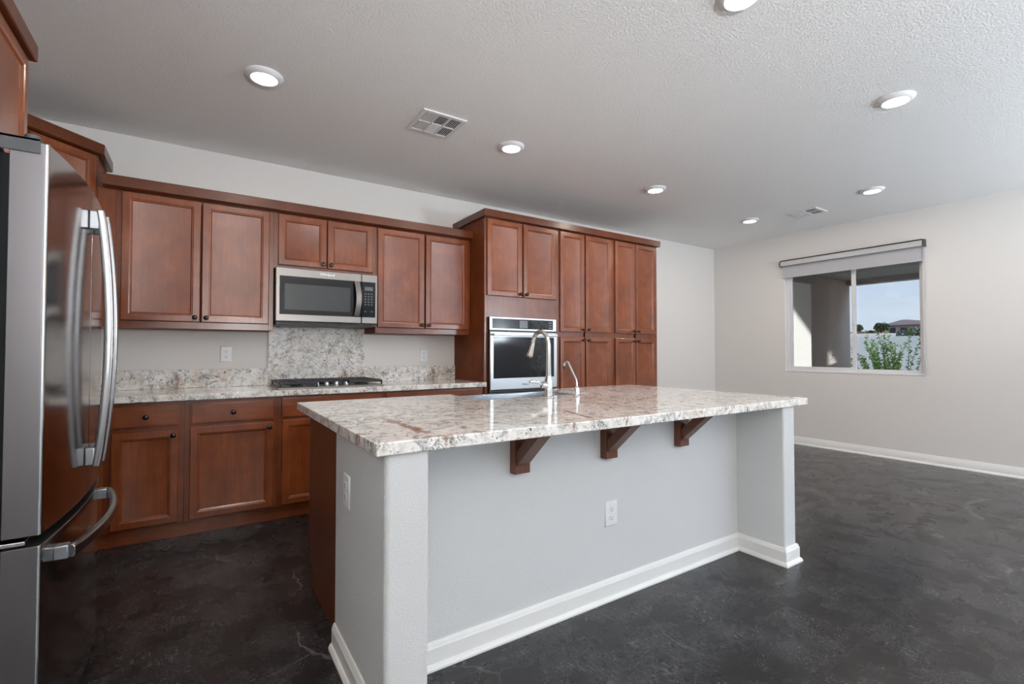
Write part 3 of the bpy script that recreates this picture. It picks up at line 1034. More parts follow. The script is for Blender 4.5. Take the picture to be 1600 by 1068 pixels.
# ------------------------------------------------------------------ microwave
mw = thing('microwave', 'stainless over-the-range microwave with a black glass door', 'microwave', (1.398, -0.2, 1.389))
mx0, mx1, mz0, mz1, my = 1.020, 1.778, 1.389, 1.8125, -0.41
b = MB(); b.box(mx0 + 0.004, mx1 - 0.004, my + 0.035, -0.03, mz0 + 0.012, mz1 - 0.001)
part('body', b, M['grey_metal'], mw, 0.002)
b = MB(); b.box(mx0 + 0.006, mx1 - 0.006, my + 0.02, -0.05, mz0, mz0 + 0.022)
for k in range(14):
    b.box(mx0 + 0.05 + k * 0.05, mx0 + 0.085 + k * 0.05, my + 0.012, my + 0.022, mz0 + 0.008, mz0 + 0.016)
part('bottom_vent', b, M['black'], mw, 0.002)
md = 1.648      # split between door and control column
b = MB(); b.box(mx0, md - 0.001, my, my + 0.036, mz0 + 0.024, mz1)
mdoor = part('door', b, M['steel'], mw, 0.004)
b = MB(); b.box(mx0 + 0.026, md - 0.0015, my - 0.002, my + 0.004, 1.464, 1.752)
gl = part('glass', b, M['black_glass'], mdoor, 0.002)
b = MB(); b.box(1.080, 1.560, my - 0.0028, my - 0.001, 1.500, 1.694)
part('window', b, M['mw_window'], mdoor, 0.0005, label='grey see-through window')
b = MB()
pts = []
for k in range(15):
    u = k / 14
    pts.append((1.604 + 0.012 * math.sin(PI * u), my - 0.016 - 0.028 * math.sin(PI * u), 1.472 + u * 0.276))
b.sweep(pts, [(-0.005, -0.021), (0.003, -0.021), (0.006, -0.014), (0.006, 0.014), (0.003, 0.021), (-0.005, 0.021)], Vector((1, 0, 0)))
b.box(1.592, 1.616, my - 0.018, my - 0.0022, 1.472, 1.492); b.box(1.592, 1.616, my - 0.018, my - 0.0022, 1.728, 1.748)
part('handle', b, M['steel'], mdoor, 0.001)
MT = Matrix.Translation((1.383, my - 0.0004, 1.784)) @ Matrix.Rotation(PI / 2, 4, 'X')
text_part('logo', 'Whirlpool', 0.026, MT, M['logo'], mdoor, 0.0006, 0.0004)
b = MB(); b.box(md + 0.001, mx1, my, my + 0.036, mz0 + 0.024, mz1)
cp_ = part('control_column', b, M['steel'], mw, 0.004)
b = MB(); b.box(md + 0.0015, 1.760, my - 0.002, my + 0.004, 1.464, 1.752)
part('control_panel', b, M['black_glass'], cp_, 0.002)
b = MB(); b.box(1.672, 1.738, my - 0.0028, my - 0.001, 1.682, 1.712)
part('display', b, M['lcd'], cp_)
for r_ in range(7):
    for c_ in range(3):
        if r_ == 5:
            continue
        xx = 1.678 + c_ * 0.026
        zz = 1.655 - r_ * 0.022 - (0.012 if r_ == 6 else 0)
        if r_ == 6 and c_ == 1:
            continue
        b = MB(); b.box(xx - 0.007, xx + 0.007, my - 0.0026, my - 0.001, zz - 0.004, zz + 0.004)
        part('button', b, M['button'], cp_)

# ------------------------------------------------------------------ wall oven
ov = thing('wall_oven', 'stainless wall oven with black glass door built into the tall cabinet', 'oven', (3.095, -0.6, 0.815))
ox0, ox1, oz0, oz1, oy = 2.717, 3.474, 0.815, 1.500, -0.638
b = MB(); b.box(ox0 + 0.012, ox1 - 0.012, -0.6255, -0.5855, oz0 + 0.004, oz1 - 0.004)
part('body', b, M['grey_metal'], ov, 0.001)
b = MB(); b.box(ox0, ox1, oy + 0.008, oy + 0.0125, oz0, oz0 + 0.02)
b.box(ox0, ox0 + 0.006, oy + 0.006, oy + 0.0125, oz0, oz1); b.box(ox1 - 0.006, ox1, oy + 0.006, oy + 0.0125, oz0, oz1)
part('trim_frame', b, M['black'], ov, 0.001)
b = MB(); b.box(ox0, ox1, oy, oy + 0.0125, 1.380, oz1)
pan = part('control_panel', b, M['steel_bright'], ov, 0.003)
b = MB(); b.box(2.744, 3.432, oy - 0.0018, oy + 0.002, 1.396, 1.486)
part('panel_glass', b, M['black_glass'], pan, 0.002)
b = MB(); b.box(3.04, 3.13, oy - 0.0024, oy - 0.0015, 1.405, 1.475)
part('display', b, M['lcd'], pan)
for k in range(3):
    b = MB(); b.box(3.38, 3.415, oy - 0.0024, oy - 0.0015, 1.408 + k * 0.024, 1.420 + k * 0.024)
    part('button', b, M['button'], pan)
b = MB(); b.box(ox0, ox1, oy - 0.012, oy + 0.0125, 0.842, 1.366)
od = part('door', b, M['steel_bright'], ov, 0.004)
b = MB(); b.box(2.750, 3.436, oy - 0.0138, oy - 0.008, 0.945, 1.322)
part('window', b, M['black_glass'], od, 0.002, label='black glass oven window')
b = MB()
b.box(2.735, 3.455, oy - 0.052, oy - 0.036, 1.330, 1.352)
part('handle', b, M['steel_bright'], od, 0.005, seg=3)
b = MB()
for xx in (2.757, 3.433):
    b.box(xx - 0.010, xx + 0.010, oy - 0.040, oy - 0.011, 1.334, 1.348)
part('handle_bracket', b, M['steel_bright'], od, 0.002)
MT = Matrix.Translation((3.098, oy - 0.0125, 0.884)) @ Matrix.Rotation(PI / 2, 4, 'X')
text_part('logo', 'Whirlpool', 0.020, MT, M['logo_dark'], od, 0.0006, 0.0003)

# ------------------------------------------------------------------ refrigerator
fr = thing('refrigerator', 'stainless French-door refrigerator with a bottom freezer drawer', 'refrigerator', (-0.2, -2.05, 0))
FY0, FY1, FYC = -2.500, -1.600, -2.050


def bow(y):
    return 0.201 + 0.030 * (1 - ((y - FYC) / 0.45) ** 2)


b = MB(); b.box(-0.565, 0.104, FY0 + 0.004, FY1 - 0.004, 0.02, 1.735)
part('cabinet_body', b, M['fridge_body'], fr, 0.004)
b = MB()
b.box(0.104, 0.124, FY0 + 0.018, FY1 - 0.018, 0.07, 0.648); b.box(0.104, 0.124, FY0 + 0.018, FYC - 0.006, 0.69, 1.72)
b.box(0.104, 0.124, FYC + 0.006, FY1 - 0.018, 0.69, 1.72)
part('door_gasket', b, M['fridge_body'], fr)
b = MB(); b.box(-0.02, 0.15, FY0 + 0.03, FY1 - 0.03, 0.022, 0.058)
part('base_grille', b, M['black'], fr, 0.002)


def bowed_panel(b, y0, y1, z0, z1, xb, r0=True, r1=True, n=14, rad=0.010):
    pts = [(xb, y0)]
    if r0:
        xe = bow(y0 + rad) - rad
        for k in range(5):
            a = PI / 2 * k / 4
            pts.append((xe + rad * math.sin(a), y0 + rad - rad * math.cos(a)))
    else:
        pts.append((bow(y0) - 0.002, y0)); pts.append((bow(y0 + 0.002), y0 + 0.002))
    s0 = y0 + (rad if r0 else 0.002); s1 = y1 - (rad if r1 else 0.002)
    for k in range(1, n):
        y = s0 + (s1 - s0) * k / n
        pts.append((bow(y), y))
    if r1:
        xe = bow(y1 - rad) - rad
        for k in range(5):
            a = PI / 2 * k / 4
            pts.append((xe + rad * math.cos(a), y1 - rad + rad * math.sin(a)))
    else:
        pts.append((bow(y1 - 0.002), y1 - 0.002)); pts.append((bow(y1) - 0.002, y1))
    pts.append((xb, y1))
    b.prism(pts, z0, z1, 'z')


def fridge_door(y0, y1, hy):
    # inner box with side skins, the curved front skin, and the handle
    b = MB(); bowed_panel(b, y0, y1, 0.684, 1.757, 0.125, abs(y0 - FY0) < .01, abs(y1 - FY1) < .01)
    d = part('door', b, M['fridge_front'], fr, 0.0015)
    d.data.materials.append(M['fridge_side'])
    d.data.materials.append(M['fridge_edge'])
    return d


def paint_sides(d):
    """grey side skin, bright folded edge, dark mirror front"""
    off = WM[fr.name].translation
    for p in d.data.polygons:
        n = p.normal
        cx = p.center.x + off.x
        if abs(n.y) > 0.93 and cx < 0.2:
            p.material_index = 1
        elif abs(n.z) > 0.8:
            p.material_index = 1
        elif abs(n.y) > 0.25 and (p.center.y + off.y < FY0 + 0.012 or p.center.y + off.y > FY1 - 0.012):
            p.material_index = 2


def fridge_handle(parent, pts, sec, n_up, mounts):
    b = MB(); b.sweep(pts, sec, n_up)
    h = part('handle', b, M['fridge_handle'], parent, 0.002, seg=2)
    for bx in mounts:
        b = MB(); b.box(*bx)
        part('handle_mount', b, M['mount'], h, 0.003)


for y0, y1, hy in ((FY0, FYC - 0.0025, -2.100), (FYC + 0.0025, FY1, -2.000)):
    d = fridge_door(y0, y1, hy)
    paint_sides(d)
    pts = []
    for k in range(25):
        u = k / 24
        pts.append((0.258 + 0.030 * math.sin(PI * u) ** 0.8, hy, 0.785 + u * 0.895))
    sec = [(-0.013, -0.012), (-0.006, -0.016), (0.006, -0.016), (0.013, -0.010), (0.013, 0.010), (0.006, 0.016), (-0.006, 0.016), (-0.013, 0.012)]
    fridge_handle(d, pts, sec, Vector((0, 1, 0)),
                  [(bow(hy) + 0.0003, 0.256, hy - 0.014, hy + 0.014, 1.612, 1.676), (bow(hy) + 0.0003, 0.256, hy - 0.014, hy + 0.014, 0.790, 0.850)])
b = MB(); bowed_panel(b, FY0, FY1, 0.062, 0.655, 0.125)
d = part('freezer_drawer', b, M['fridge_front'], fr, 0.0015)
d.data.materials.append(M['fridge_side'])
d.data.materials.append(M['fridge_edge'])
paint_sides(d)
pts = []
for k in range(25):
    u = k / 24
    y = -2.405 + u * 0.71
    pts.append((bow(y) + 0.034 + 0.030 * math.sin(PI * u) ** 0.8, y, 0.598))
sec = [(-0.012, -0.013), (-0.006, -0.019), (0.006, -0.019), (0.012, -0.012), (0.012, 0.012), (0.006, 0.019), (-0.006, 0.019), (-0.012, 0.013)]
fridge_handle(d, pts, sec, Vector((0, 0, 1)),
              [(bow(-2.405) - 0.002, bow(-2.4) + 0.030, -2.41, -2.375, 0.578, 0.618), (bow(-1.695) - 0.002, bow(-1.7) + 0.030, -1.725, -1.69, 0.578, 0.618)])
for yy in (FY0, FY1):
    sg = 1 if yy == FY0 else -1
    b = MB()
    b.box(-0.02, 0.186, yy - 0.004 * sg, yy + 0.05 * sg, 1.7575, 1.766)
    b.box(0.100, 0.186, yy - 0.004 * sg, yy - 0.0005 * sg, 1.725, 1.766)
    b.box(-0.02, 0.10, yy + 0.002 * sg, yy + 0.06 * sg, 1.7355, 1.766)
    b.lathe([(0.0, 0.0), (0.016, 0.0), (0.016, 0.012), (0.013, 0.015), (0.0, 0.015)], (0.165, yy + 0.02 * sg, 1.766), 'z', 20)
    part('hinge_cover', b, M['grey_metal'], fr, 0.002)
    b = MB(); b.box(0.06, 0.17, yy + 0.004 * sg, yy + 0.06 * sg, 0.6605, 0.672)
    part('middle_hinge', b, M['chrome'], fr, 0.002)

# ------------------------------------------------------------------ island
isl = thing('kitchen_island', 'white textured island base with end piers and white baseboards', 'kitchen island', (2.22, -2.5, 0))
PX0, PX1, QX0, QX1 = 1.024, 1.160, 3.282, 3.402
IY0, IYP, IYB = -2.900, -2.620, -2.290


def rounded_pier(x0, x1, y0, y1, r, corners):
    """footprint with rounded drywall corners; corners = which of (x0y0, x1y0) are rounded"""
    pts = []
    if corners[0]:
        for k in range(6):
            a = PI + PI / 2 * k / 5
            pts.append((x0 + r + r * math.cos(a), y0 + r + r * math.sin(a)))
    else:
        pts.append((x0, y0))
    if corners[1]:
        for k in range(6):
            a = 1.5 * PI + PI / 2 * k / 5
            pts.append((x1 - r + r * math.cos(a), y0 + r + r * math.sin(a)))
    else:
        pts.append((x1, y0))
    pts += [(x1, y1), (x0, y1)]
    return pts


b = MB(); b.prism(rounded_pier(PX0, PX1, IY0, IYB, 0.018, (1, 0)), 0.0, 0.875, 'z')
part('end_pier', b, M['island_paint'], isl, 0.0015)
b = MB(); b.prism(rounded_pier(QX0, QX1, IY0, IYB, 0.012, (1, 1)), 0.0, 0.875, 'z')
part('end_pier', b, M['island_paint'], isl, 0.0015)
b = MB(); b.box(PX1, QX0, IYP, IYP + 0.115, 0.0, 0.875)
part('back_panel', b, M['island_paint'], isl)


def base_ring(path, z1=0.098):
    """baseboard with mitred corners: path of (x, y, nx, ny) stations with outward offset direction (already mitred)"""
    t = 0.013
    prof = [(0.0002, 0.0), (t + 0.012, 0.0), (t + 0.012, 0.008), (t + 0.005, 0.020), (t, 0.022), (t, z1 - 0.022), (t - 0.003, z1 - 0.016), (t - 0.004, z1 - 0.010),
            (t - 0.009, z1), (0.0002, z1)]
    b = MB()
    b.loops([[(x + nx * p, y + ny * p, q) for p, q in prof] for x, y, nx, ny in path])
    return b


part('baseboard', base_ring([(PX0, IYB, -1, 0), (PX0, IY0, -1, -1), (PX1, IY0, 1, -1), (PX1, IYP, 1, -1), (QX0, IYP, -1, -1), (QX0, IY0, -1, -1),
                             (QX1, IY0, 1, -1), (QX1, IYB, 1, 0)]), M['trim'], isl, angle=25)

# island cabinets behind the half wall (they face the back counter)
MI = Matrix.Translation((0, IYB, 0)) @ Matrix.Rotation(PI, 4, 'Z')
ic = thing('island_cabinet', 'brown cabinet under the kitchen side of the island', 'cabinet', (1.45, -1.95, 0), 0, 'island cabinets')
b = MB(); b.box(1.060, 1.878, IYB + 0.001, -1.637, 0.1, 0.875)
part('carcass', b, M['wood_dark'], ic, 0.001)
b = MB(); b.prism([(IYB + 0.001, 0.0), (-1.71, 0.0), (-1.71, 0.1), (-1.636, 0.1), (-1.636, 0.875), (IYB + 0.001, 0.875)], 1.045, 1.0595, 'x')
part('side_panel', b, M['wood_dark'], ic, 0.0008)
b = MB(); b.box(1.045, 1.878, -1.6355, -1.6165, 0.1, 0.875)
part('face_frame', b, M['wood'], ic, 0.001)
MIb = Matrix.Translation((0, -1.6165, 0)) @ Matrix.Rotation(PI, 4, 'Z')
add_door(ic, MIb, -1.455, -1.06, 0.112, 0.70, -0.0195, (-1.455 + KN, 0.67))
add_door(ic, MIb, -1.865, -1.465, 0.112, 0.70, -0.0195, (-1.465 - KN, 0.67))
add_drawer(ic, MIb, -1.865, -1.06, 0.722, 0.860, -0.0195, ((-1.46, 0.79),))
b = MB(); b.box(1.0600, 3.385, -1.725, -1.7105, 0.0, 0.0995)
solid('toe_kick_board', 'brown toe kick board under the island cabinets', 'toe kick', (2.2, -1.71, 0), b, M['wood_x'], 0.001)
ic2 = thing('island_cabinet', 'brown sink base cabinet under the apron sink', 'cabinet', (2.28, -1.95, 0), 0, 'island cabinets')
b = MB(); b.box(1.879, 2.690, IYB + 0.001, -1.637, 0.1, 0.655)
part('carcass', b, M['wood_dark'], ic2, 0.001)
b = MB(); b.box(1.879, 2.690, -1.6355, -1.6165, 0.1, 0.655)
part('face_frame', b, M['wood'], ic2, 0.001)
add_door(ic2, MIb, -2.28, -1.89, 0.112, 0.645, -0.0195, (-2.28 + KN, 0.615))
add_door(ic2, MIb, -2.68, -2.29, 0.112, 0.645, -0.0195, (-2.29 - KN, 0.615))
ic3 = thing('island_cabinet', 'brown cabinet at the window end of the island', 'cabinet', (3.04, -1.95, 0), 0, 'island cabinets')
b = MB(); b.box(2.691, 3.385, IYB + 0.001, -1.637, 0.1, 0.875)
part('carcass', b, M['wood_dark'], ic3, 0.001)
b = MB(); b.box(2.691, 3.385, -1.6355, -1.6165, 0.1, 0.875)
part('face_frame', b, M['wood'], ic3, 0.001)
add_door(ic3, MIb, -3.03, -2.70, 0.112, 0.70, -0.0195, (-3.03 + KN, 0.67))
add_door(ic3, MIb, -3.375, -3.04, 0.112, 0.70, -0.0195, (-3.04 - KN, 0.67))
add_drawer(ic3, MIb, -3.375, -2.70, 0.722, 0.860, -0.0195, ((-3.04, 0.79),))

# island top with the sink cut-out at its back edge
SX0, SX1, SY = 1.885, 2.665, -1.985
b = MB()
b.prism([(0.992, -2.917), (3.521, -2.917), (3.521, -1.556), (SX1, -1.556), (SX1, SY), (SX0, SY), (SX0, -1.556), (0.992, -1.556)], 0.8755, ZC, 'z')
solid('island_countertop', 'large polished granite island countertop with a cut-out for the sink', 'countertop', (2.25, -2.2, 0.8755), b, M['granite_pale'], 0.004, None, 3)
# apron sink
sk = thing('apron_sink', 'stainless apron sink set into the back edge of the island', 'sink', (2.275, -1.77, 0.66))
b = MB()
a0, a1, c0_, c1_ = SX0 + 0.004, SX1 - 0.004, SY + 0.004, -1.535
def rect(x0, x1, y0, y1, z):
    return [(x0, y0, z), (x1, y0, z), (x1, y1, z), (x0, y1, z)]
zt_ = 0.902
w = 0.024
b.loops([rect(a0 + 0.02, a1 - 0.02, c0_ + 0.02, c1_ - 0.03, 0.664), rect(a0, a1, c0_, c1_, 0.668), rect(a0, a1, c0_, c1_, zt_),
         rect(a0 + w, a1 - w, c0_ + w, c1_ - w, zt_), rect(a0 + w + 0.01, a1 - w - 0.01, c0_ + w + 0.01, c1_ - w - 0.01, 0.69),
         rect(a0 + 0.12, a1 - 0.12, c0_ + 0.12, c1_ - 0.12, 0.685)])
part('basin', b, M['sink'], sk, 0.003)
b = MB(); b.lathe([(0.0, 0.0), (0.045, 0.0), (0.045, 0.004), (0.038, 0.006), (0.03, 0.003), (0.0, 0.003)], (2.275, -1.75, 0.6855), 'z', 24)
part('drain', b, M['chrome'], sk)

# faucet
fx, fy = 2.290, -2.050
fa = thing('faucet', 'tall curved chrome pull-down faucet behind the island sink', 'faucet', (fx, fy, ZC))
b = MB()
b.lathe([(0.0, 0.0), (0.031, 0.0), (0.031, 0.005), (0.026, 0.010), (0.024, 0.03), (0.024, 0.095), (0.021, 0.105), (0.0175, 0.115), (0.0175, 0.13), (0.0, 0.13)], (fx, fy, ZC + 0.0003), 'z', 28)
part('base', b, M['chrome'], fa)
b = MB()
pts = [(fx, fy, ZC + 0.125)]
pts += [(fx, fy, ZC + z) for z in (0.17, 0.22, 0.27, 0.30)]
rc = 0.082
for k in range(1, 15):
    a = PI - k / 14 * (PI * 0.90)
    pts.append((fx, fy + rc + rc * math.cos(a), ZC + 0.30 + rc * 1.10 * math.sin(a)))
b.tube(pts, [0.0160, 0.0150, 0.0142, 0.0138, 0.0135] + [0.0130] * 14, 18)
part('spout', b, M['chrome'], fa)
e = Vector(pts[-1]); dd = (e - Vector(pts[-2])).normalized()
b = MB()
hp = [e - dd * 0.002, e + dd * 0.004, e + dd * 0.03, e + dd * 0.075, e + dd * 0.092, e + dd * 0.098]
b.tube(hp, [0.0135, 0.0148, 0.0160, 0.0200, 0.0205, 0.0165], 18)
part('spray_head', b, M['chrome'], fa)
b = MB()
b.tube([(fx, fy, ZC + 0.070), (fx - 0.030, fy - 0.004, ZC + 0.072), (fx - 0.050, fy - 0.006, ZC + 0.074)], [0.019, 0.0205, 0.0195], 18)
b.tube([(fx - 0.048, fy - 0.006, ZC + 0.074), (fx - 0.056, fy - 0.007, ZC + 0.075), (fx - 0.060, fy - 0.007, ZC + 0.0755)], [0.0195, 0.016, 0.008], 18)
part('valve', b, M['chrome'], fa)
b = MB()
b.tube([(fx - 0.050, fy - 0.006, ZC + 0.078), (fx - 0.075, fy - 0.010, ZC + 0.086), (fx - 0.105, fy - 0.014, ZC + 0.094), (fx - 0.130, fy - 0.017, ZC + 0.097), (fx - 0.152, fy - 0.020, ZC + 0.097)],
       [0.006, 0.006, 0.009, 0.0115, 0.006], 14)
part('lever', b, M['chrome'], fa)

gx, gy = 2.462, -2.105
ff_ = thing('filter_faucet', 'slim bent chrome drinking water faucet right of the main faucet', 'faucet', (gx, gy, ZC))
b = MB(); b.lathe([(0.0, 0.0), (0.022, 0.0), (0.022, 0.003), (0.018, 0.006), (0.0165, 0.045), (0.012, 0.056), (0.006, 0.060), (0.0, 0.060)], (gx, gy, ZC + 0.0003), 'z', 24)
part('base', b, M['chrome'], ff_)
b = MB()
pts = [(gx, gy, ZC + 0.055), (gx, gy + 0.002, ZC + 0.085), (gx, gy + 0.006, ZC + 0.100), (gx, gy + 0.075, ZC + 0.195)]
for k in range(1, 9):
    a = R(60) + k / 8 * R(150)
    c = (gx, gy + 0.096, ZC + 0.185)
    pts.append((gx, gy + 0.096 - 0.024 * math.sin(R(90) - 0) * math.cos(R(60) - k / 8 * R(150) + R(-24)) * -1 * -1, ZC + 0.199 + 0.022 * math.sin(R(18) + k / 8 * R(165))))
pts = pts[:4]
cyy, czz, rr_ = gy + 0.0955, ZC + 0.184, 0.0235
for k in range(0, 9):
    a = R(150) - k / 8 * R(165)
    pts.append((gx, cyy + rr_ * math.cos(a), czz + rr_ * math.sin(a)))
b.tube(pts, 0.0062, 14)
part('spout', b, M['chrome'], ff_)
e = Vector(pts[-1])
b = MB(); b.tube([e + Vector((0, 0, 0.002)), e - Vector((0, 0.001, 0.018))], [0.0072, 0.0068], 14)
part('spout_tip', b, M['black'], ff_, label='black spout tip')

# wooden brackets under the overhang
def corbel(xc, label):
    t = thing('bracket', label, 'bracket', (xc, IYP, 0.675), 0, 'wooden brackets under the island overhang')
    b = MB(); b.box(xc - 0.038, xc + 0.038, IYP - 0.040, IYP - 0.0004, 0.678, 0.8753)
    part('wall_plate', b, M['wood_dark'], t, 0.002)
    b = MB(); b.box(xc - 0.030, xc + 0.030, IYP - 0.225, IYP - 0.0405, 0.8650, 0.8753)
    part('top_arm', b, M['wood_dark'], t, 0.002)
    b = MB(); b.prism([(IYP - 0.0402, 0.712), (IYP - 0.0402, 0.770), (IYP - 0.142, 0.8648), (IYP - 0.205, 0.8648)], xc - 0.032, xc + 0.032, 'x')
    part('diagonal_brace', b, M['wood_dark'], t, 0.002)


corbel(1.684, 'dark wooden bracket under the island top, leftmost of the three')
corbel(2.198, 'dark wooden bracket under the island top, above the panel outlet')
corbel(2.738, 'dark wooden bracket under the island top, nearest the window end')

# ------------------------------------------------------------------ uplights added unseen behind the camera to brighten the ceiling
def add_uplight(x, y, power, color, label):
    t = thing('fill_uplight', label, 'fill uplight', (x, y, 0), 0, 'added fill uplights')
    b = MB(); b.lathe([(0.0, 0.0), (0.15, 0.0), (0.15, 0.012), (0.13, 0.022), (0.02, 0.03), (0.0, 0.03)], (x, y, 0.0005), 'z', 32)
    part('base', b, M['grey_metal'], t)
    b = MB(); b.lathe([(0.0, 0.028), (0.012, 0.028), (0.012, FILL_Z - 0.10), (0.0, FILL_Z - 0.10)], (x, y, 0), 'z', 16)
    part('pole', b, M['grey_metal'], t)
    b = MB(); b.lathe([(0.02, -0.10), (0.09, -0.085), (0.14, -0.045), (0.165, 0.0), (0.161, 0.0), (0.136, -0.040), (0.088, -0.078), (0.0, -0.088)], (x, y, FILL_Z), 'z', 32)
    part('bowl_shade', b, M['trim'], t)
    d = bpy.data.lights.new('fill_uplight_glow', 'POINT')
    d.energy = power
    d.color = color
    d.shadow_soft_size = 0.05
    o = bpy.data.objects.new('fill_uplight_glow', d)
    COL.objects.link(o)
    o.location = (x, y, FILL_Z - 0.01)


add_uplight(1.2, -6.3, FILL_POWER[0], FILL_COLOR[0], 'added fill uplight, unseen behind the camera on the kitchen side')
add_uplight(5.3, -5.8, FILL_POWER[2], FILL_COLOR[2], 'added fill uplight, unseen behind the camera beside the glass doors')
add_uplight(6.7, -7.4, FILL_POWER[1], FILL_COLOR[1], 'added fill uplight, unseen behind the camera near the shaded window')

# ------------------------------------------------------------------ outlets
ot = thing('outlet', 'white duplex outlet on the front panel of the island', 'outlet', (2.227, IYP, 0.405), 0, 'white wall outlets')
X_, Z_ = 2.227, 0.405
b = MB(); face_loops(b, X_ - 0.040, X_ + 0.040, Z_ - 0.060, Z_ + 0.060, [(0, IYP - 0.0004), (0, IYP - 0.003), (0.004, IYP - 0.0065), (0.008, IYP - 0.0068)])
part('plate', b, M['plate'], ot, angle=60)
for dz in (0.0205, -0.0205):
    b = MB()
    pts = []
    for k in range(20):
        a = 2 * PI * k / 20
        pts.append((X_ + 0.0172 * max(-0.93, min(0.93, math.cos(a) * 1.05)), Z_ + dz + 0.0142 * math.sin(a)))
    b.prism(pts, IYP - 0.0092, IYP - 0.0067, 'y')
    rc_ = part('receptacle', b, M['plate'], ot, 0.0005)
    b = MB()
    b.box(X_ - 0.0072, X_ - 0.0052, IYP - 0.0095, IYP - 0.0091, Z_ + dz - 0.001, Z_ + dz + 0.0085)
    b.box(X_ + 0.0052, X_ + 0.0072, IYP - 0.0095, IYP - 0.0091, Z_ + dz, Z_ + dz + 0.0075)
    b.lathe([(0.0, 0.0), (0.003, 0.0), (0.003, -0.0004), (0.0, -0.0004)], (X_, IYP - 0.0091, Z_ + dz - 0.007), 'y', 10)
    part('slots', b, M['slot'], rc_, label='dark socket slots')
b = MB(); b.lathe([(0.0, 0.0), (0.003, 0.0), (0.003, -0.001), (0.0, -0.0012)], (X_, IYP - 0.0068, Z_), 'y', 12)
part('screw', b, M['plate'], ot)
dup(ot, (PX0, -2.468, 0.666), -PI / 2, 'white duplex outlet on the left end of the island, seen edge on')
dup(ot, (0.728, 0, 1.166), 0, 'white duplex outlet above the counter, left of the cooktop splash')
dup(ot, (2.358, 0, 1.150), 0, 'white duplex outlet above the counter, near the oven tower')

# ------------------------------------------------------------------ outside
b = MB(); b.box(-40, 40, -60, 40, -0.35, -0.15)
struct('ground', b, M['gravel'])
b = MB(); b.box(-4, 14, -14, -8.16, -0.149, -0.03)
struct('ground_bounce_slab', b, M['pale_slab'])  # pale slab added out of view to bounce daylight up to the ceiling
b = MB(); b.box(7.152, 11.1, -2.9, 2.0, -0.149, -0.05)
solid('patio_slab', 'pale concrete patio slab outside the window', 'patio', (8.8, -0.5, -0.149), b, M['slab'])
b = MB(); b.box(-6, 16, -14.3, -14.05, -0.149, 2.9)
solid('sky_block_wall', 'tall pale wall added unseen behind the camera to cut low sky light', 'garden wall', (5, -14.2, -0.15), b, M['block'], 0.01)  # wall added out of view to cut low sky light through the doors
# patio cover with its stucco walls
b = MB(); b.prism([(7.152, -0.75), (8.312, -0.75), (8.312, -0.42), (7.152, -0.42)], -0.049, 2.214, 'z')
solid('stucco_wall', 'sunlit stucco wing wall outside the left window pane', 'wall', (7.75, -0.6, -0.05), b, M['stucco'], 0.01)
b = MB(); b.box(9.55, 11.04, -0.20, 0.05, -0.049, 2.549)
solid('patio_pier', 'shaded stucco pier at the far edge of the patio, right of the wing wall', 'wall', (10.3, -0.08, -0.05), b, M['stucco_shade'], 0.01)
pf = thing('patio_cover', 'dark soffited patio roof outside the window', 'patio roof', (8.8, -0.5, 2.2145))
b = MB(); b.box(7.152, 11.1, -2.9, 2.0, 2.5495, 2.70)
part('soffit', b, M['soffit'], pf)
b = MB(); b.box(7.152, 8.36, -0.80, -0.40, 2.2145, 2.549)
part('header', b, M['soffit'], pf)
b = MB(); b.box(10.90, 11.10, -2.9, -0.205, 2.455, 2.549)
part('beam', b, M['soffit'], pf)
b = MB(); b.box(7.152, 13.0, -3.40, -3.20, -0.148, 3.15)
solid('light_block_wall', 'stucco wall added outside the frame to keep sun and sky glow off the patio', 'wall', (10, -3.3, -0.15), b, M['stucco'], 0.01)  # unseen wall added to block sun and bright sky from the patio
b = MB()
zl = lambda x: 2.65 - 0.667 * (x - 13.77)
b.prism([(12.7, zl(12.7)), (15.45, zl(15.45)), (15.45, 4.6), (12.7, 4.6)], -3.11, -3.09, 'y')  # added unseen panel; its slanted edge shapes the sunlit wedge
solid('sun_blocker', 'slanted sun blocker added by the block wall, outside the frame', 'sun blocker', (14, -3.1, 2.0), b, M['shade'])
b = MB()
b.prism([(15.5, -0.14), (17.6, -0.14), (17.6, 2.22), (19.6, 0.886), (19.6, 4.6), (15.5, 4.6)], -3.11, -3.09, 'y')  # second unseen panel, added to shape the light patch on the pier
solid('sun_blocker', 'tall sun blocker added beyond the block wall, outside the frame', 'sun blocker', (17.5, -3.1, 2.0), b, M['shade'])
b = MB(); b.box(15.0, 15.2, -30, 12, -0.15, 1.575)
solid('block_wall', 'pale painted block wall behind the garden shrub', 'garden wall', (15.1, 0, -0.15), b, M['block'], 0.01)
b = MB()
n = 24
rng = random.Random(5)
vs = []; fs = []
xs = [40, 60, 80, 100, 130, 180, 260]
zs = [-0.15, 1.8, 3.2, 4.4, 5.2, 5.4, 5.4]
for i, x in enumerate(xs):
    for j in range(n + 1):
        y = -60 + j * 9.0
        vs.append((x, y, zs[i] + (rng.uniform(-0.2, 0.2) if i else 0)))
for i in range(len(xs) - 1):
    for j in range(n):
        a = i * (n + 1) + j
        fs.append((a, a + 1, a + n + 2, a + n + 1))
b.add(vs, fs)
struct('hillside', b, M['hill'])


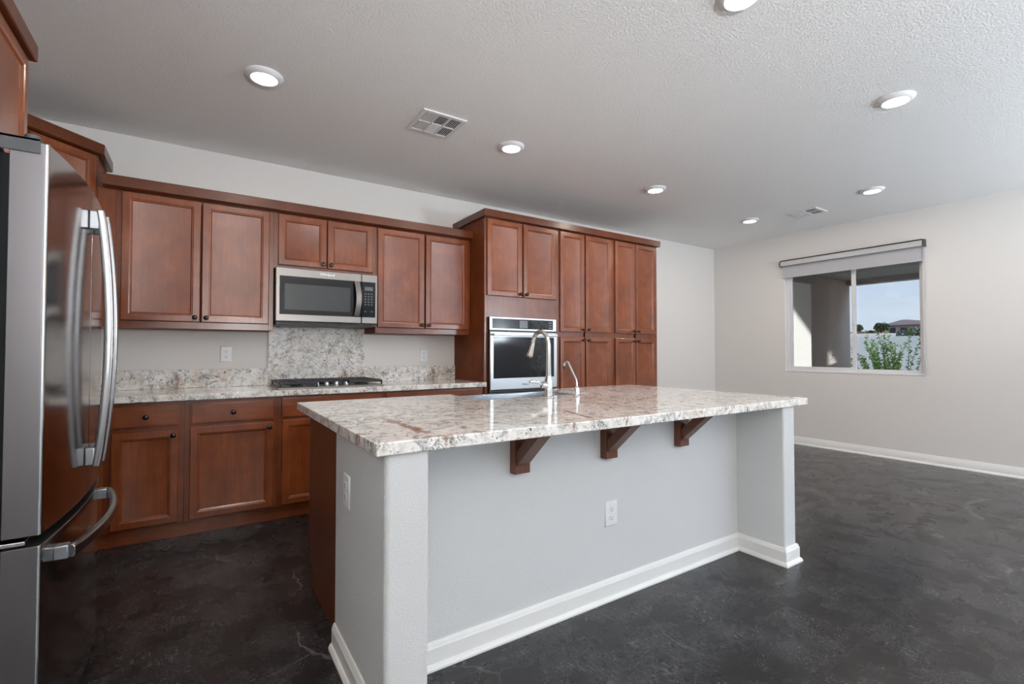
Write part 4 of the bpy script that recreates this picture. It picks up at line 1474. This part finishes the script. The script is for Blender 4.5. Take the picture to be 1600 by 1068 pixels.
def house(name_label, x, y0, y1, z0, zw, zr, mat, ra, rb, roof_over=0.6, depth=10, wins=()):
    h = thing('house', name_label, 'house', (x + depth / 2, (y0 + y1) / 2, z0 - 1.5))
    b = MB(); b.box(x, x + depth, y0, y1, z0 - 1.5, zw)
    part('walls', b, mat, h)
    b = MB()
    o = roof_over
    lo = [(x - o, y0 - o, zw + 0.01), (x + depth + o, y0 - o, zw + 0.01), (x + depth + o, y1 + o, zw + 0.01), (x - o, y1 + o, zw + 0.01)]
    l2 = [(p[0], p[1], zw + 0.18) for p in lo]
    hi = [(x + depth * 0.45, ra, zr), (x + depth * 0.55, ra, zr), (x + depth * 0.55, rb, zr), (x + depth * 0.45, rb, zr)]
    b.loops([lo, l2, hi])
    part('roof', b, M['roof_tile'], h)
    for ya, yb, za, zb in wins:
        b = MB(); b.box(x - 0.05, x - 0.005, ya, yb, za, zb)
        part('window', b, M['dark_pane'], h)
    return h


house('far brown house with a tiled hip roof on the rise', 118, 25.0, 35.2, 4.7, 6.45, 7.9, M['house_wall'], 33.0, 34.0, 0.7, 10,
      [(33.6, 34.6, 5.0, 6.1), (31.6, 32.8, 5.0, 6.1), (29.0, 30.4, 5.0, 6.1)])
house('far low pale house with a dark window, left of the hip roofed house', 124, 38.7, 43.6, 4.2, 5.5, 6.1, M['house_pale'], 40.5, 42.0, 0.4, 8,
      [(41.4, 43.0, 4.3, 5.3)])


def blob(name, label, cat, c, r, mat, seed, n=900, leaf=0.5, trunk=0.0):
    rg = random.Random(seed)
    c = Vector(c)
    t = thing(name, label, cat, (c.x, c.y, c.z - r[2] - trunk))
    b = MB()
    for _ in range(n):
        u = Vector((rg.gauss(0, 1), rg.gauss(0, 1), rg.gauss(0, 1))).normalized() * (rg.random() ** 0.4)
        p = c + Vector((u.x * r[0], u.y * r[1], u.z * r[2]))
        d = Vector((rg.uniform(-1, 1), rg.uniform(-1, 1), rg.uniform(-1, 1))).normalized()
        s = d.cross(Vector((0.3, 0.2, 1))).normalized() * leaf * 0.45
        d = d * leaf
        b.add([p - d * 0.5, p + s * 0.5, p + d * 0.5, p - s * 0.5], [(0, 1, 2, 3)])
    part('foliage', b, mat, t)
    b = MB(); b.tube([(c.x, c.y, c.z - r[2] - trunk), (c.x, c.y, c.z)], [r[1] * 0.10, r[1] * 0.05], 8)
    part('trunk', b, M['stem'], t)
    return t


blob('tree', 'dark round tree beside the hip roofed house', 'tree', (114, 34.6, 6.1), (1.2, 1.3, 0.95), M['leaf_dark'], 3, 700, 0.6, 1.0)
blob('tree', 'small dark tree with a tall trunk above the low pale house', 'tree', (116, 39.3, 6.2), (0.75, 0.8, 0.75), M['leaf_dark'], 4, 400, 0.5, 1.6)
blob('bush', 'small dark bush in front of the low pale house', 'bush', (112, 35.6, 4.9), (0.8, 0.9, 0.6), M['leaf_dark'], 8, 350, 0.5)
blob('bush', 'wide grey green bush in front of the hip roofed house', 'bush', (60, 13.0, 3.0), (0.9, 1.9, 0.62), M['leaf_grey'], 6, 1500, 0.30)

# garden shrub of arching leafy stems
SHX, SHY = 12.3, -0.40
sh = thing('shrub', 'leafy green shrub of arching stems in front of the block wall', 'shrub', (SHX, SHY, -0.15))
rg = random.Random(11)
bs = MB(); bf = MB()
for k in range(50):
    az = rg.uniform(0, 2 * PI)
    lean = rg.uniform(0.02, 0.85)
    ln = rg.uniform(1.25, 1.95) * (1.0 - 0.10 * lean)
    p = Vector((SHX + rg.uniform(-0.1, 0.1), SHY + rg.uniform(-0.15, 0.15), -0.15))
    dirv = Vector((math.cos(az) * lean * 0.7, math.sin(az) * lean * 0.8, 1.0)).normalized()
    pts = [p.copy()]
    for q_ in range(12):
        dirv = (dirv + Vector((rg.uniform(-.10, .10), rg.uniform(-.10, .10), -0.05 * lean))).normalized()
        p = p + dirv * ln / 12
        pts.append(p.copy())
        if q_ > 3:
            for q in range(11):
                c = p - dirv * (q / 11) * ln / 12
                d = Vector((rg.uniform(-1, 1), rg.uniform(-1, 1), rg.uniform(-0.3, 1))).normalized()
                wv = d.cross(Vector((rg.uniform(-1, 1), rg.uniform(-1, 1), 0.4))).normalized()
                lf = rg.uniform(0.035, 0.075)
                bf.add([c, c + d * lf * 0.5 + wv * lf * 0.24, c + d * lf, c + d * lf * 0.5 - wv * lf * 0.24], [(0, 1, 2, 3)])
    bs.tube(pts, [0.009 - 0.0006 * i for i in range(len(pts))], 5)
part('stems', bs, M['stem'], sh)
part('foliage', bf, M['leaf'], sh)
